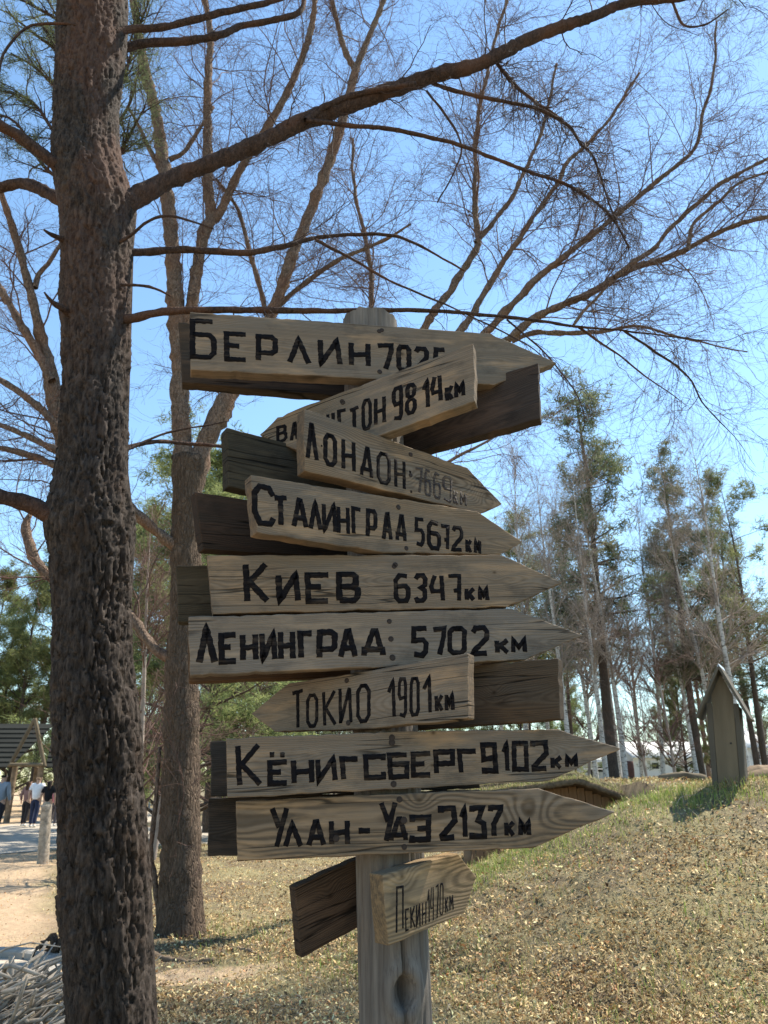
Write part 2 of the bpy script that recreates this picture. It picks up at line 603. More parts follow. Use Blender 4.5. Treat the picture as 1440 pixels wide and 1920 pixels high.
M['path'] = T.m
sheet('path', [(-34, 10), (-22, 17), (-12, 22), (-4, 27.5), (6, 33), (22, 40)], [3.5, 3.6, 4.4, 4.6, 3.6, 3.0], M['path'])
sheet('path', [(-16.0, 52), (-13.2, 40), (-12.0, 31), (-11.5, 26)], [2.2, 2.2, 2.6, 3.0], M['path'], lift=0.012)

# ------------------------------------------------------------------ the signpost
PB = at(742, 1900, 2.4)
PT = at(693, 590, 2.4)
def post_axis(z):
    return PB + (PT - PB) * ((z - PB.z) / (PT.z - PB.z))
zbase = float(ground(0.06, 2.4)) - 0.05
base = post_axis(zbase)
signpost = empty('signpost', base)
tag(signpost, 'weathered wooden signpost stacked with ten arrow boards of hand-painted city names and distances', 'signpost')

def build_post():
    nz, ns = 330, 96
    ztop = at(693, 583, 2.4).z - 0.055
    zs = np.linspace(zbase, ztop, nz)
    th = np.arange(ns) * 2 * math.pi / ns
    V = np.zeros((nz, ns, 3))
    # knot hole: direction facing camera
    kc = on_plane(758, 1862, post_axis(0.95) + Vector((0, -0.1, 0)), Vector((0, -1, 0)))
    for i, z in enumerate(zs):
        c = post_axis(z)
        r0 = 0.099 + 0.004 * (z - zbase) * 0.5
        if z > 2.95:
            r0 = r0 * 0.98
        for j, t in enumerate(th):
            ct, st = math.cos(t), math.sin(t)
            r = r0 * (1 + 0.035 * mnoise.noise(Vector((ct * 1.4, st * 1.4, z * 1.1))))
            # long drying cracks
            q = mnoise.noise(Vector((ct * 3.2 + 5, st * 3.2, z * 0.55)))
            r -= 0.016 * math.exp(-(q / 0.035) ** 2) * (0.5 + 0.5 * mnoise.noise(Vector((t * 2, 3, z * 2))))
            q2 = mnoise.noise(Vector((ct * 7 + 2, st * 7, z * 0.7)))
            r -= 0.006 * math.exp(-(q2 / 0.05) ** 2)
            r += 0.0014 * mnoise.noise(Vector((ct * 22, st * 22, z * 3.0)))
            x, y = c.x + ct * r, c.y + st * r
            # knot: bulge ring + hole
            if st < 0:
                dx = (x - kc.x); dz = (z - kc.z)
                d = math.sqrt((dx / 0.03) ** 2 + (dz / 0.042) ** 2)
                r += 0.012 * math.exp(-((d - 1.35) / 0.6) ** 2)
                if d < 1.0:
                    r -= 0.055 * (1 - d ** 2) ** 0.6
                # the crack above and below the knot
                wv = 0.006 * mnoise.noise(Vector((0, 1, z * 7)))
                if 0.25 > dz > -0.5:
                    r -= 0.03 * math.exp(-((dx + wv + dz * 0.04) / 0.0045) ** 2) * max(0, 1 - abs(dz) / 0.5)
                x, y = c.x + ct * r, c.y + st * r
            jag = 0.0
            if i == nz - 1:
                jag = 0.012 * mnoise.noise(Vector((ct * 4, st * 4, 9)))
            V[i, j] = (x - base.x, y - base.y, z - base.z + jag)
    V = V.reshape(-1, 3)
    i = np.arange(nz - 1)[:, None] * ns
    j = np.arange(ns)[None]
    j2 = (j + 1) % ns
    F = np.stack([i + j, i + j2, i + ns + j2, i + ns + j], -1).reshape(-1, 4)
    top = V[-ns:].mean(0) + np.array([0, 0, 0.004])
    V = np.vstack([V, top])
    k = len(V) - 1
    F2 = np.array([((nz - 1) * ns + a, (nz - 1) * ns + (a + 1) % ns, k, k) for a in range(ns)])
    me = np_mesh('post', V, np.vstack([F, F2]))
    me.validate()
    T = NT('post_wood')
    f1 = T.noise(T.coord((26, 26, 1.6)), 1.0, 5, 0.7)
    f2 = T.noise(T.coord((110, 110, 3.5)), 1.0, 4, 0.7)
    pt_ = T.noise(T.coord((4, 4, 1.2)), 1.0, 4, 0.6)
    c = T.mix(T.rng(f1, 0.3, 0.7), (0.085, 0.074, 0.065), (0.19, 0.172, 0.152))
    c = T.mix(T.rng(pt_, 0.5, 0.68, 0, 0.6), c, (0.16, 0.12, 0.085))
    c = T.mix(T.rng(f2, 0.5, 0.72, 0, 0.75), c, (0.055, 0.045, 0.04))
    T.val(T.b.inputs['Base Color'], c)
    T.l(T.bump(T.math('ADD', f1, f2), 0.6, 0.004), T.b.inputs['Normal'])
    T.b.inputs['Roughness'].default_value = 0.92
    T.b.inputs['Specular IOR Level'].default_value = 0.1
    o = link('post', me, T.m, signpost, smooth=True)
build_post()

# glyph strokes in a unit box, y down
def rr(x0=0, y0=0, x1=1, y1=1, c=.28):       # rounded rectangle, closed
    return [(x0 + c * (x1 - x0), y0), (x1 - c * (x1 - x0), y0), (x1, y0 + c * .6), (x1, y1 - c * .6), (x1 - c * (x1 - x0), y1), (x0 + c * (x1 - x0), y1), (x0, y1 - c * .6), (x0, y0 + c * .6), (x0 + c * (x1 - x0), y0), (x1 - c * (x1 - x0), y0)]
G = {
 'Б': [[(.95, 0), (0, 0), (0, 1), (.8, 1), (1, .88), (1, .5), (.8, .38), (0, .38)]],
 'БS': [[(1, 0), (0, 0), (.06, 1), (1, 1), (1, .42), (.04, .42)]],
 'Е': [[(1, 0), (0, 0), (.04, 1), (1, 1)], [(0, .46), (.66, .46)]],
 'Р': [[(0, 1), (0, 0), (.8, 0), (1, .12), (1, .58), (.8, .68), (0, .68)]],
 'РS': [[(.08, 1), (0, 0), (1, 0), (1, .56), (.06, .56)]],
 'Л': [[(0, 1), (.45, 0), (1, 1)]],
 'И': [[(0, 0), (.06, 1), (.86, 0), (1, 1)]],
 'Н': [[(0, 0), (.03, 1)], [(.96, 0), (1, 1)], [(0, .54), (1, .48)]],
 'О': [rr()],
 '0': [rr(c=.22)],
 '0S': [[(.5, 0), (0, 0), (.06, 1), (1, 1), (.94, 0), (.4, 0)]],
 'Т': [[(0, .05), (1, 0)], [(.5, 0), (.56, 1)]],
 'А': [[(0, 1), (.42, 0), (.55, 0), (1, 1)], [(.2, .66), (.8, .66)]],
 'Д': [[(0, 1), (.02, .76), (.98, .76), (1, 1)], [(.12, .76), (.48, 0), (.62, 0), (.9, .76)]],
 'Г': [[(1, .02), (0, 0), (.12, 1)]],
 'С': [[(1, .22), (.75, .02), (.25, 0), (0, .2), (.02, .72), (.3, 1), (.85, 1), (1, .82)]],
 'СS': [[(1, .2), (1, 0), (0, 0), (.05, 1), (1, 1), (1, .74)]],
 'К': [[(0, 0), (.08, 1)], [(.92, 0), (.1, .52)], [(.14, .46), (1, 1)]],
 'В': [[(.04, 1), (0, 0), (.75, 0), (.9, .1), (.9, .36), (.7, .46), (.06, .46)], [(.7, .46), (1, .6), (1, .86), (.82, 1), (.04, 1)]],
 'Ш': [[(0, 0), (0, 1), (1, 1), (1, 0)], [(.5, 0), (.5, 1)]],
 'П': [[(0, 1), (0, 0), (1, .02), (1, .96)]],
 'У': [[(0, 0), (.5, .5)], [(1, 0), (.32, 1)]],
 'Э': [[(0, .2), (0, 0), (1, 0), (1, 1), (0, 1), (0, .8)], [(.32, .5), (1, .5)]],
 '-': [[(0, .6), (1, .4)]],
 'к': [[(0, 0), (.08, 1)], [(1, 0), (.1, .55)], [(.3, .45), (1, 1)]],
 'м': [[(0, 1), (0, 0), (.5, .6), (.94, 0), (1, 1)]],
 '1': [[(0, .32), (.75, 0), (.9, 1)]],
 '2': [[(0, .16), (.2, 0), (.8, 0), (1, .14), (1, .4), (.1, .86), (0, 1), (1, .97)]],
 '2S': [[(0, .14), (0, 0), (.92, 0), (1, .42), (.1, .92), (.12, 1), (1, 1)]],
 '3': [[(0, .14), (.25, 0), (.8, 0), (1, .14), (.95, .38), (.6, .48), (.95, .58), (1, .86), (.78, 1), (.2, 1), (0, .86)]],
 '3S': [[(0, .14), (0, 0), (.85, 0), (.5, .44), (.95, .56), (1, 1), (0, 1), (0, .86)]],
 '4': [[(.25, 0), (0, .45), (.1, .62), (1, .62)], [(.8, 0), (.92, 1)]],
 '5': [[(1, 0), (.1, 0), (.06, .44), (.75, .42), (1, .56), (.95, .86), (.7, 1), (.1, .95)]],
 '6': [[(.9, .05), (.3, 0), (0, .2), (.05, .86), (.3, 1), (.85, 1), (1, .84), (1, .54), (.8, .42), (.06, .44)]],
 '7': [[(0, .04), (1, 0), (.96, .3), (.6, 1)]],
 '7b': [[(.02, 0), (1, 0), (.96, 1)], [(.5, .6), (1, .58)]],
 '7S': [[(0, .14), (0, 0), (1, 0), (1, .12), (.3, .6), (.4, 1)]],
 '8': [[(.5, .46), (.1, .36), (0, .12), (.25, 0), (.75, 0), (1, .12), (.9, .36), (.5, .46), (0, .62), (0, .88), (.25, 1), (.75, 1), (1, .88), (1, .62), (.5, .46)]],
 '9': [[(1, .5), (.2, .52), (0, .4), (0, .1), (.25, 0), (.8, 0), (1, .12), (1, .9), (.8, 1), (.05, .95)]],
 '9S': [[(.95, .5), (.05, .55), (0, 0), (.9, 0), (1, 1), (.12, 1), (.1, .86)]],
}
def stroke_quads(pts, hw, rs, closed=False):
    """pts list of Vector2 in board metres -> list of quads (mitred band with brushed edges)"""
    # resample
    P = []
    for a, b in zip(pts[:-1], pts[1:]):
        L = math.hypot(b[0] - a[0], b[1] - a[1])
        m = max(1, int(L / 0.0065))
        for q in range(m):
            P.append((a[0] + (b[0] - a[0]) * q / m, a[1] + (b[1] - a[1]) * q / m, q == 0))
    P.append((*pts[-1], True))
    n = len(P)
    Lf, Rt = [], []
    for i in range(n):
        p = P[i]
        d0 = (p[0] - P[i - 1][0], p[1] - P[i - 1][1]) if i > 0 else None
        d1 = (P[i + 1][0] - p[0], P[i + 1][1] - p[1]) if i < n - 1 else None
        if d0 is None: d0 = d1
        if d1 is None: d1 = d0
        l0 = math.hypot(*d0) or 1; l1 = math.hypot(*d1) or 1
        u0 = (d0[0] / l0, d0[1] / l0); u1 = (d1[0] / l1, d1[1] / l1)
        n0 = (-u0[1], u0[0]); n1 = (-u1[1], u1[0])
        mx, my = n0[0] + n1[0], n0[1] + n1[1]
        ml = math.hypot(mx, my)
        if ml < 0.35:
            mx, my, k = n0[0], n0[1], 1.0
        else:
            mx, my = mx / ml, my / ml
            k = min(2.0, 1.0 / max(0.35, mx * n0[0] + my * n0[1]))
        ja, jb = 1 + rs.uniform(-.15, .13), 1 + rs.uniform(-.15, .13)
        Lf.append((p[0] + mx * hw * k * ja, p[1] + my * hw * k * ja))
        Rt.append((p[0] - mx * hw * k * jb, p[1] - my * hw * k * jb))
    return Lf, Rt

M['nail'] = simple_mat('nail_iron', (0.03, 0.022, 0.018), 0.4, 60, 0.7)
T = NT('letter_paint')
nz_ = T.noise(T.coord((6, 30, 60)), 1.0, 4, 0.7)
T.val(T.b.inputs['Base Color'], T.mix(T.rng(nz_, .52, .72), (0.009, 0.008, 0.009), (0.055, 0.042, 0.032)))
T.b.inputs['Roughness'].default_value = 0.9
T.b.inputs['Specular IOR Level'].default_value = 0.05
M['paint'] = T.m
T = NT('letter_paint_faded')
nz_ = T.noise(T.coord((5, 60, 120)), 1.0, 4, 0.7)
T.val(T.b.inputs['Base Color'], T.mix(T.rng(nz_, .42, .62), (0.022, 0.019, 0.022), (0.10, 0.075, 0.055)))
M['paint_faded'] = T.m

THK = 0.054
def board(name, yaw, px_poly, back=False, zc_px=None, mat=None, tilt=None, offs=None, seed=1, label=None, wane=None):
    """a plank whose outline (list of photo pixels) lies on its own vertical plane nailed to the post"""
    a = R(yaw)
    nrm = Vector((math.sin(a), -math.cos(a), 0))          # faces the viewer
    q = np.mean(np.array(zc_px or px_poly), axis=0)
    zc = at(q[0], q[1], 2.4).z
    if offs is None:
        offs = -(0.103 + THK) if back else (0.103 + THK)     # outer face for front, visible face for back
    if back:
        offs = -0.104
    face0 = post_axis(zc) + nrm * offs
    W = [on_plane(x, y, face0, nrm) for x, y in px_poly]
    u = Vector((math.cos(a), math.sin(a), 0))
    if tilt is None:
        i, j = 0, 1
        d = W[1] - W[0]
        tilt = math.atan2(d.z, d.dot(u))
        if abs(tilt) > 1.2: tilt = 0
    ux = u * math.cos(tilt) + Vector((0, 0, math.sin(tilt)))
    uy = -nrm
    uz = ux.cross(uy)
    cen = sum(W, Vector()) / len(W)
    L = [((w - cen).dot(ux), (w - cen).dot(uz)) for w in W]
    rs = random.Random(seed)
    pts = []
    n = len(L)
    for i in range(n):
        p, qq = L[i], L[(i + 1) % n]
        ln = math.hypot(qq[0] - p[0], qq[1] - p[1])
        m = max(1, int(ln / 0.018))
        nx, ny = -(qq[1] - p[1]) / max(ln, 1e-6), (qq[0] - p[0]) / max(ln, 1e-6)
        for k in range(m):
            t = k / m
            j = 0.0034 * mnoise.noise(Vector((t * ln * 14 + seed, i * 3.1, 0))) + (0.0007 * rs.uniform(-1, 1)) if k else 0
            if k and rs.random() < .05:
                j -= rs.uniform(.001, .0035)
            if wane and i == 0:
                j += 0.004 * mnoise.noise(Vector((t * ln * 40, seed, 2)))
            pts.append((p[0] + (qq[0] - p[0]) * t + nx * j, p[1] + (qq[1] - p[1]) * t + ny * j))
    bm = bmesh.new()
    fv = [bm.verts.new((x, 0, z)) for x, z in pts]
    bv = [bm.verts.new((x, THK, z)) for x, z in pts]
    # shrink to leave an eased edge
    bm.faces.new(fv[::-1] if False else fv)
    bm.faces.new(bv[::-1])
    m = len(pts)
    for i in range(m):
        bm.faces.new((fv[(i + 1) % m], fv[i], bv[i], bv[(i + 1) % m]))
    bmesh.ops.recalc_face_normals(bm, faces=bm.faces)
    me = bpy.data.meshes.new(name)
    bm.to_mesh(me)
    bm.free()
    mw = Matrix((
        (ux.x, uy.x, uz.x, cen.x), (ux.y, uy.y, uz.y, cen.y), (ux.z, uy.z, uz.z, cen.z), (0, 0, 0, 1)))
    o = link(name, me, mat, signpost, world_m=mw)
    bv_ = o.modifiers.new('edge', 'BEVEL')
    bv_.width = 0.0035
    bv_.segments = 2
    bv_.limit_method = 'ANGLE'
    bv_.angle_limit = R(50)
    if label:
        o['label'] = label
    return dict(o=o, cen=cen, n=nrm, face=face0, ux=ux, uz=uz, uy=uy, mw=mw, seed=seed)

def px_to_board(b, x, y):
    w = on_plane(x, y, b['face'], b['n'])
    d = w - b['cen']
    return d.dot(b['ux']), d.dot(b['uz'])

def letters(b, glyphs, slope, wpx=8.0, mat=None, extra=()):
    """glyphs: (char, x0, x1, ytop, ybottom[, stroke px]) measured at the glyph's centre"""
    rs = random.Random(b['seed'] + 40)
    V, Fc = [], []
    lay = [0]
    def addstroke(P, hw):
        Lf, Rt = stroke_quads(P, hw, rs)
        y0 = -0.0003 - 0.00010 * (lay[0] % 7)
        lay[0] += 1
        s = len(V)
        for l, r in zip(Lf, Rt):
            V.append((l[0], y0, l[1])); V.append((r[0], y0, r[1]))
            V.append((l[0], 0.001, l[1])); V.append((r[0], 0.001, r[1]))
        k = len(Lf)
        for i in range(k - 1):
            a = s + i * 4
            Fc.append((a, a + 1, a + 5, a + 4))
            Fc.append((a, a + 4, a + 6, a + 2))
            Fc.append((a + 1, a + 3, a + 7, a + 5))
        Fc.append((s, s + 2, s + 3, s + 1))
        e = s + (k - 1) * 4
        Fc.append((e, e + 1, e + 3, e + 2))
    for g in glyphs:
        ch, x0, x1, yt, yb = g[:5]
        w = g[5] if len(g) > 5 else wpx
        wv = w * 0.85
        c = (x0 + x1) / 2
        h = w / 2
        bx0, bx1, bt, bb = x0 + h, x1 - h, yt + wv / 2, yb - wv / 2
        pp = mpp(b['face'])
        for st in G[ch]:
            P = []
            for (u_, v_) in st:
                x = bx0 + u_ * (bx1 - bx0)
                y = bt + v_ * (bb - bt) + slope * (x - c)
                if ch == '-': y = (yt + yb) / 2 + slope * (x - c)
                P.append(px_to_board(b, x + rs.uniform(-.4, .4), y + rs.uniform(-.4, .4)))
            addstroke(P, pp * w * 0.57)
    for (x, y, r_) in extra:
        p = px_to_board(b, x, y)
        pp = mpp(b['face']) * r_
        addstroke([(p[0] - pp * .9, p[1]), (p[0], p[1] + pp * .05), (p[0] + pp * .9, p[1])], pp)
    me = np_mesh('lettering', np.array(V), np.array(Fc))
    o = link('lettering', me, mat or M['paint'], b['o'])
    return o

def nails(b, pts, r=0.0045):
    global NAIL
    for x, y in pts:
        p = px_to_board(b, x, y)
        o = bpy.data.objects.new('nail', NAIL)
        COL.objects.link(o)
        o.parent = b['o']
        o.location = (p[0], -0.0008, p[1])
        s = 1 + 0.3 * random.random()
        o.scale = (s, 1, s)
bm = bmesh.new()
bmesh.ops.create_cone(bm, cap_ends=True, segments=10, radius1=0.0055, radius2=0.0042, depth=0.003, matrix=Matrix.Rotation(R(90), 4, 'X'))
bmesh.ops.scale(bm, vec=(1.5, 1, 1.5), verts=bm.verts)
NAIL = bpy.data.meshes.new('nail'); bm.to_mesh(NAIL); bm.free(); NAIL.materials.append(M['nail'])

WARM, GRAY = (0.265, 0.178, 0.105), (0.195, 0.168, 0.138)
def wm(seed, gm, **k):
    w = k.pop('warm', WARM); g = k.pop('gray', GRAY)
    return wood_mat('board_wood_%d' % seed if False else 'board_wood', w, g, seed, gm, **k)

# --- БЕРЛИН
bd = board('arrow_board', 14, [(356, 584), (921, 625), (966, 645), (1045, 680), (926, 722), (357, 693)], mat=wm(1, .92, pith=(.03, .03), knots=[(-.05, -.015, .02)], contrast=.4), seed=1, label='pale grey arrow board painted БЕРЛИН 7025, topmost on the post')
letters(bd, [('Б', 357, 405, 599, 673), ('Е', 420, 465, 623, 678), ('Р', 480, 520, 628, 680), ('Л', 539, 583, 633, 684), ('И', 596, 641, 635, 686), ('Н', 654, 695, 640, 689), ('7', 704, 738, 643, 695), ('0', 743, 771, 647, 697), ('2', 776, 804, 650, 700), ('5', 811, 838, 652, 702)], .055, 8.6)
nails(bd, [(711, 621), (716, 619), (712, 697)])
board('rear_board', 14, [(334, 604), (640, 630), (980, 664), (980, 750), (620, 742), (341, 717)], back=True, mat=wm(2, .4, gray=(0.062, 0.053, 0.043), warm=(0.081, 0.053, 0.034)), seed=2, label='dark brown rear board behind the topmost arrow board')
# --- ВАШИНГТОН
bd = board('arrow_board', -17, [(556, 767), (887, 643), (891, 752), (640, 843), (560, 846), (486, 815), (520, 782)], mat=wm(3, .95, crack=.9, contrast=.35), seed=3, label='grey arrow board pointing left painted ВАШИНГТОН 9814 км', tilt=R(13.5))
letters(bd, [('В', 518, 539, 797, 829, 6), ('А', 543, 561, 791, 827, 6), ('Ш', 565, 588, 785, 822, 6), ('И', 592, 608, 779, 819, 6), ('Н', 612, 628, 773, 815, 6), ('Г', 632, 651, 767, 809, 6.5), ('Т', 653, 675, 763, 805, 6.5), ('О', 678, 697, 748, 806, 6), ('Н', 701, 724, 743, 797, 6.5), ('9', 735, 756, 725, 788, 7), ('8', 760, 781, 719, 777, 7), ('1', 791, 807, 711, 767, 7), ('4', 807, 831, 703, 756, 7), ('к', 834, 851, 722, 753, 7), ('м', 852, 872, 716, 746, 6.5)], -.3, 7)
nails(bd, [(641, 752), (643, 755)])
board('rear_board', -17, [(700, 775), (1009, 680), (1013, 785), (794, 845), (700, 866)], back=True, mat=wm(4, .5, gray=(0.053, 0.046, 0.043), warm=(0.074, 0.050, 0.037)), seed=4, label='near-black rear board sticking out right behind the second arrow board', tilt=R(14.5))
# --- ЛОНДОН
bd = board('arrow_board', 32, [(570, 766), (877, 877), (942, 945), (902, 963), (571, 882)], mat=wm(5, .45, pith=(.05, .0), knots=[(.30, -.01, .02), (.02, -.02, .016)], contrast=.7), seed=5, label='brown arrow board painted ЛОНДОН 7669 км with the numbers faded', tilt=R(0))
letters(bd, [('Л', 573, 598, 790, 864, 7.5), ('О', 606, 632, 814, 874, 7.5), ('Н', 640, 667, 824, 884, 7), ('Д', 675, 700, 838, 896, 6.5), ('О', 706, 733, 849, 908, 6.5), ('Н', 739, 761, 861, 917, 6)], .28, 7, extra=[(771, 922, 2.4), (769, 885, 2.4), (603, 836, 1.6)])
letters(bd, [('7', 777, 793, 876, 925, 4.6), ('6', 795, 809, 880, 931, 4.6), ('6', 811, 827, 886, 936, 4.6), ('9', 829, 848, 893, 941, 5), ('к', 849, 860, 919, 947, 5), ('м', 862, 876, 923, 950, 5)], .28, 5, M['paint_faded'])
nails(bd, [(770, 852), (770, 891)])
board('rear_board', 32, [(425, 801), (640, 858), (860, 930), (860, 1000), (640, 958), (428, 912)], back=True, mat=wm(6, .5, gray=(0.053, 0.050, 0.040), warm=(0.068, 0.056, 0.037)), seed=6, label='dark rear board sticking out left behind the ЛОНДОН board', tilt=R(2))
# --- СТАЛИНГРАД
bd = board('arrow_board', 30, [(470, 890), (894, 958), (980, 1016), (938, 1040), (720, 1036), (481, 998)], mat=wm(7, .5, contrast=.5, crack=.8), seed=7, label='brown arrow board painted СТАЛИНГРАД 5672 км', tilt=R(3.5))
letters(bd, [('С', 473, 517, 909, 985, 9), ('Т', 510, 542, 929, 988, 8.5), ('А', 547, 578, 935, 991, 8), ('Л', 579, 605, 939, 995, 7.5), ('И', 603, 632, 944, 999, 7), ('Н', 631, 656, 948, 1003, 7), ('Г', 658, 679, 951, 1004, 7), ('Р', 686, 707, 955, 1009, 7.5), ('А', 716, 736, 961, 1014, 7), ('Д', 741, 763, 965, 1016, 7), ('5', 776, 797, 971, 1024, 7), ('6', 800, 827, 976, 1031, 8), ('7b', 823, 843, 984, 1032, 7), ('2', 846, 869, 987, 1034, 7), ('к', 872, 886, 1010, 1038, 6.5), ('м', 888, 903, 1011, 1040, 6.5)], .14, 8)
nails(bd, [(747, 951), (762, 1028)])
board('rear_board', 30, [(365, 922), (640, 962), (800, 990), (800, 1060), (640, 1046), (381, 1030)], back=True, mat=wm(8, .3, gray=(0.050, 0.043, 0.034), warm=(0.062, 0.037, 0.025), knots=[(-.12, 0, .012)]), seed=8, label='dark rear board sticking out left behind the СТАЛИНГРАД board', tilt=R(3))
# --- КИЕВ
bd = board('arrow_board', 13, [(388, 1041), (940, 1040), (1056, 1092), (952, 1138), (399, 1151)], mat=wm(9, .55, contrast=.5, knots=[(-.15, -.03, .008), (.3, .03, .01)], pith=(.02, .0)), seed=9, label='tan arrow board painted КИЕВ 6347 км')
letters(bd, [('К', 456, 506, 1054, 1131, 10), ('И', 517, 564, 1074, 1130, 10), ('Е', 572, 620, 1074, 1131, 9.5), ('В', 630, 676, 1073, 1130, 10), ('6', 738, 769, 1075, 1130, 8), ('3', 775, 801, 1076, 1130, 8), ('4', 805, 836, 1076, 1129, 7.5), ('7b', 837, 865, 1077, 1129, 7), ('к', 871, 892, 1101, 1128, 7.5), ('м', 896, 917, 1101, 1128, 7)], -.01, 9)
nails(bd, [(741, 1059), (739, 1062)])
board('rear_board', 13, [(330, 1060), (640, 1062), (900, 1064), (900, 1165), (640, 1166), (333, 1166)], back=True, mat=wm(10, .5, gray=(0.068, 0.062, 0.046), warm=(0.081, 0.062, 0.040)), seed=10, label='dark olive rear board sticking out left behind the КИЕВ board')
# --- ЛЕНИНГРАД
bd = board('arrow_board', 13, [(353, 1156), (960, 1141), (1094, 1191), (987, 1237), (356, 1267)], mat=wm(11, .72, warm=(.25, .185, .125), gray=(.20, .172, .145), contrast=.35, crack=.7), seed=11, label='light buff arrow board painted ЛЕНИНГРАД 5702 км')
letters(bd, [('Л', 369, 408, 1174, 1246, 10), ('Е', 410, 447, 1187, 1244, 9.5), ('Н', 451, 484, 1186, 1241, 9), ('И', 487, 520, 1184, 1240, 9), ('Н', 522, 554, 1181, 1239, 9), ('Г', 558, 589, 1183, 1237, 9.5), ('Р', 594, 632, 1181, 1237, 10), ('А', 634, 671, 1180, 1235, 9.5), ('Д', 678, 723, 1179, 1233, 9.5), ('5', 769, 804, 1175, 1233, 9), ('7', 808, 837, 1175, 1231, 8.5), ('0', 839, 875, 1175, 1228, 8.5), ('2', 882, 917, 1174, 1230, 9), ('к', 927, 956, 1197, 1227, 8.5), ('м', 958, 988, 1196, 1226, 8)], -.03, 9, extra=[(734, 1232, 2.8)])
nails(bd, [(730, 1165), (733, 1198), (736, 1233)])
board('rear_board', 13, [(352, 1172), (640, 1166), (930, 1160), (930, 1255), (640, 1270), (354, 1279)], back=True, mat=wm(12, .2, gray=(0.099, 0.068, 0.043), warm=(0.136, 0.074, 0.037)), seed=12, label='orange-brown rear board under the light ЛЕНИНГРАД board')
# --- ТОКИО
bd = board('arrow_board', -27, [(541, 1281), (700, 1256), (877, 1224), (877, 1347), (700, 1366), (515, 1372), (470, 1338)], mat=wm(13, .9, crack=1.0, contrast=.35), seed=13, label='grey cracked arrow board pointing left painted ТОКИО 1901 км', tilt=R(3.5))
letters(bd, [('Т', 545, 571, 1293, 1367, 6.5), ('О', 574, 597, 1301, 1364, 6), ('К', 604, 632, 1294, 1362, 6), ('И', 635, 661, 1288, 1358, 6), ('О', 668, 695, 1283, 1355, 6.5), ('1', 726, 743, 1273, 1347, 6), ('9', 746, 763, 1271, 1345, 5.5), ('0', 768, 787, 1270, 1342, 5.5), ('1', 792, 811, 1268, 1339, 6), ('к', 815, 832, 1302, 1335, 6), ('м', 834, 852, 1300, 1334, 6)], -.1, 6.5)
nails(bd, [(650, 1276), (653, 1355)])
board('rear_board', -27, [(700, 1262), (1046, 1234), (1050, 1349), (700, 1374)], back=True, mat=wm(14, .35, gray=(0.093, 0.077, 0.059), warm=(0.105, 0.068, 0.040), knots=[(.11, .0, .012)]), seed=14, label='brown rear board with a knot sticking out right behind the ТОКИО board', tilt=R(2.2))
# --- КЁНИГСБЕРГ
bd = board('arrow_board', 11, [(423, 1384), (760, 1371), (864, 1369), (1047, 1367), (1165, 1404), (1029, 1464), (426, 1496)], mat=wm(15, .75, contrast=.4, knots=[(-.02, .05, .012), (-.03, -.04, .009)]), seed=15, label='grey-brown arrow board painted КЁНИГСБЕРГ 9102 км', wane=True)
letters(bd, [('К', 442, 492, 1394, 1475, 8.5), ('Е', 501, 542, 1426, 1472, 8.5), ('Н', 546, 589, 1422, 1471, 8.5), ('И', 591, 633, 1420, 1467, 8.5), ('Г', 637, 675, 1419, 1464, 8.5), ('СS', 681, 723, 1415, 1461, 8.5), ('БS', 726, 767, 1412, 1460, 8.5), ('Е', 770, 811, 1410, 1457, 8.5), ('РS', 812, 853, 1406, 1453, 9), ('Г', 857, 896, 1405, 1452, 8.5), ('9S', 901, 934, 1393, 1449, 9), ('1', 940, 956, 1391, 1448, 8), ('0S', 959, 992, 1390, 1446, 8.5), ('2S', 994, 1029, 1389, 1445, 9), ('к', 1032, 1055, 1417, 1443, 7.5), ('м', 1059, 1084, 1416, 1441, 7.5)], -.035, 8.5, extra=[(510, 1415, 4.5), (529.5, 1415.5, 4.5)])
nails(bd, [(735, 1383), (735, 1392), (738, 1470)])
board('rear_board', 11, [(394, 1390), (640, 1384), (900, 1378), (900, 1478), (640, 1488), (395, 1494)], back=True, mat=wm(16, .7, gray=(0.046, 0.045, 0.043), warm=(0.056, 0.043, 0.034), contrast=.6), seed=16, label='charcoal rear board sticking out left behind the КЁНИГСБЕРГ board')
# --- УЛАН-УДЭ
bd = board('arrow_board', 3, [(442, 1502), (770, 1487), (1010, 1478), (1155, 1522), (1004, 1589), (444, 1616)], mat=wm(17, .35, warm=(.26, .175, .10), contrast=1.0, freq=680, wob=.05, pith=(.055, -.01), knots=[(-.03, .045, .012), (.28, .0, .02)]), seed=17, label='warm brown arrow board with bold grain painted УЛАН-УДЭ 2137 км')
letters(bd, [('У', 506, 542, 1512, 1591, 8.5), ('Л', 531, 568, 1541, 1590, 8.5), ('А', 575, 611, 1538, 1588, 8.5), ('Н', 617, 656, 1536, 1586, 8.5), ('-', 668, 698, 1552, 1563, 9), ('У', 711, 745, 1501, 1580, 8.5), ('Д', 730, 765, 1532, 1579, 8), ('Э', 768, 808, 1529, 1578, 9), ('2S', 822, 857, 1512, 1575, 9.5), ('1', 861, 877, 1512, 1573, 8.5), ('3S', 880, 913, 1511, 1572, 9), ('7S', 915, 943, 1510, 1571, 8.5), ('к', 945, 966, 1539, 1570, 7.5), ('м', 972, 996, 1538, 1569, 8)], -.03, 8.5)
nails(bd, [(749, 1499), (757, 1538), (758, 1588), (630, 1572)])
board('rear_board', 3, [(391, 1496), (640, 1488), (900, 1480), (900, 1584), (640, 1596), (389, 1606)], back=True, mat=wm(18, .7, gray=(0.043, 0.041, 0.038), warm=(0.053, 0.040, 0.031), contrast=.7), seed=18, label='charcoal rear board sticking out left behind the УЛАН-УДЭ board')
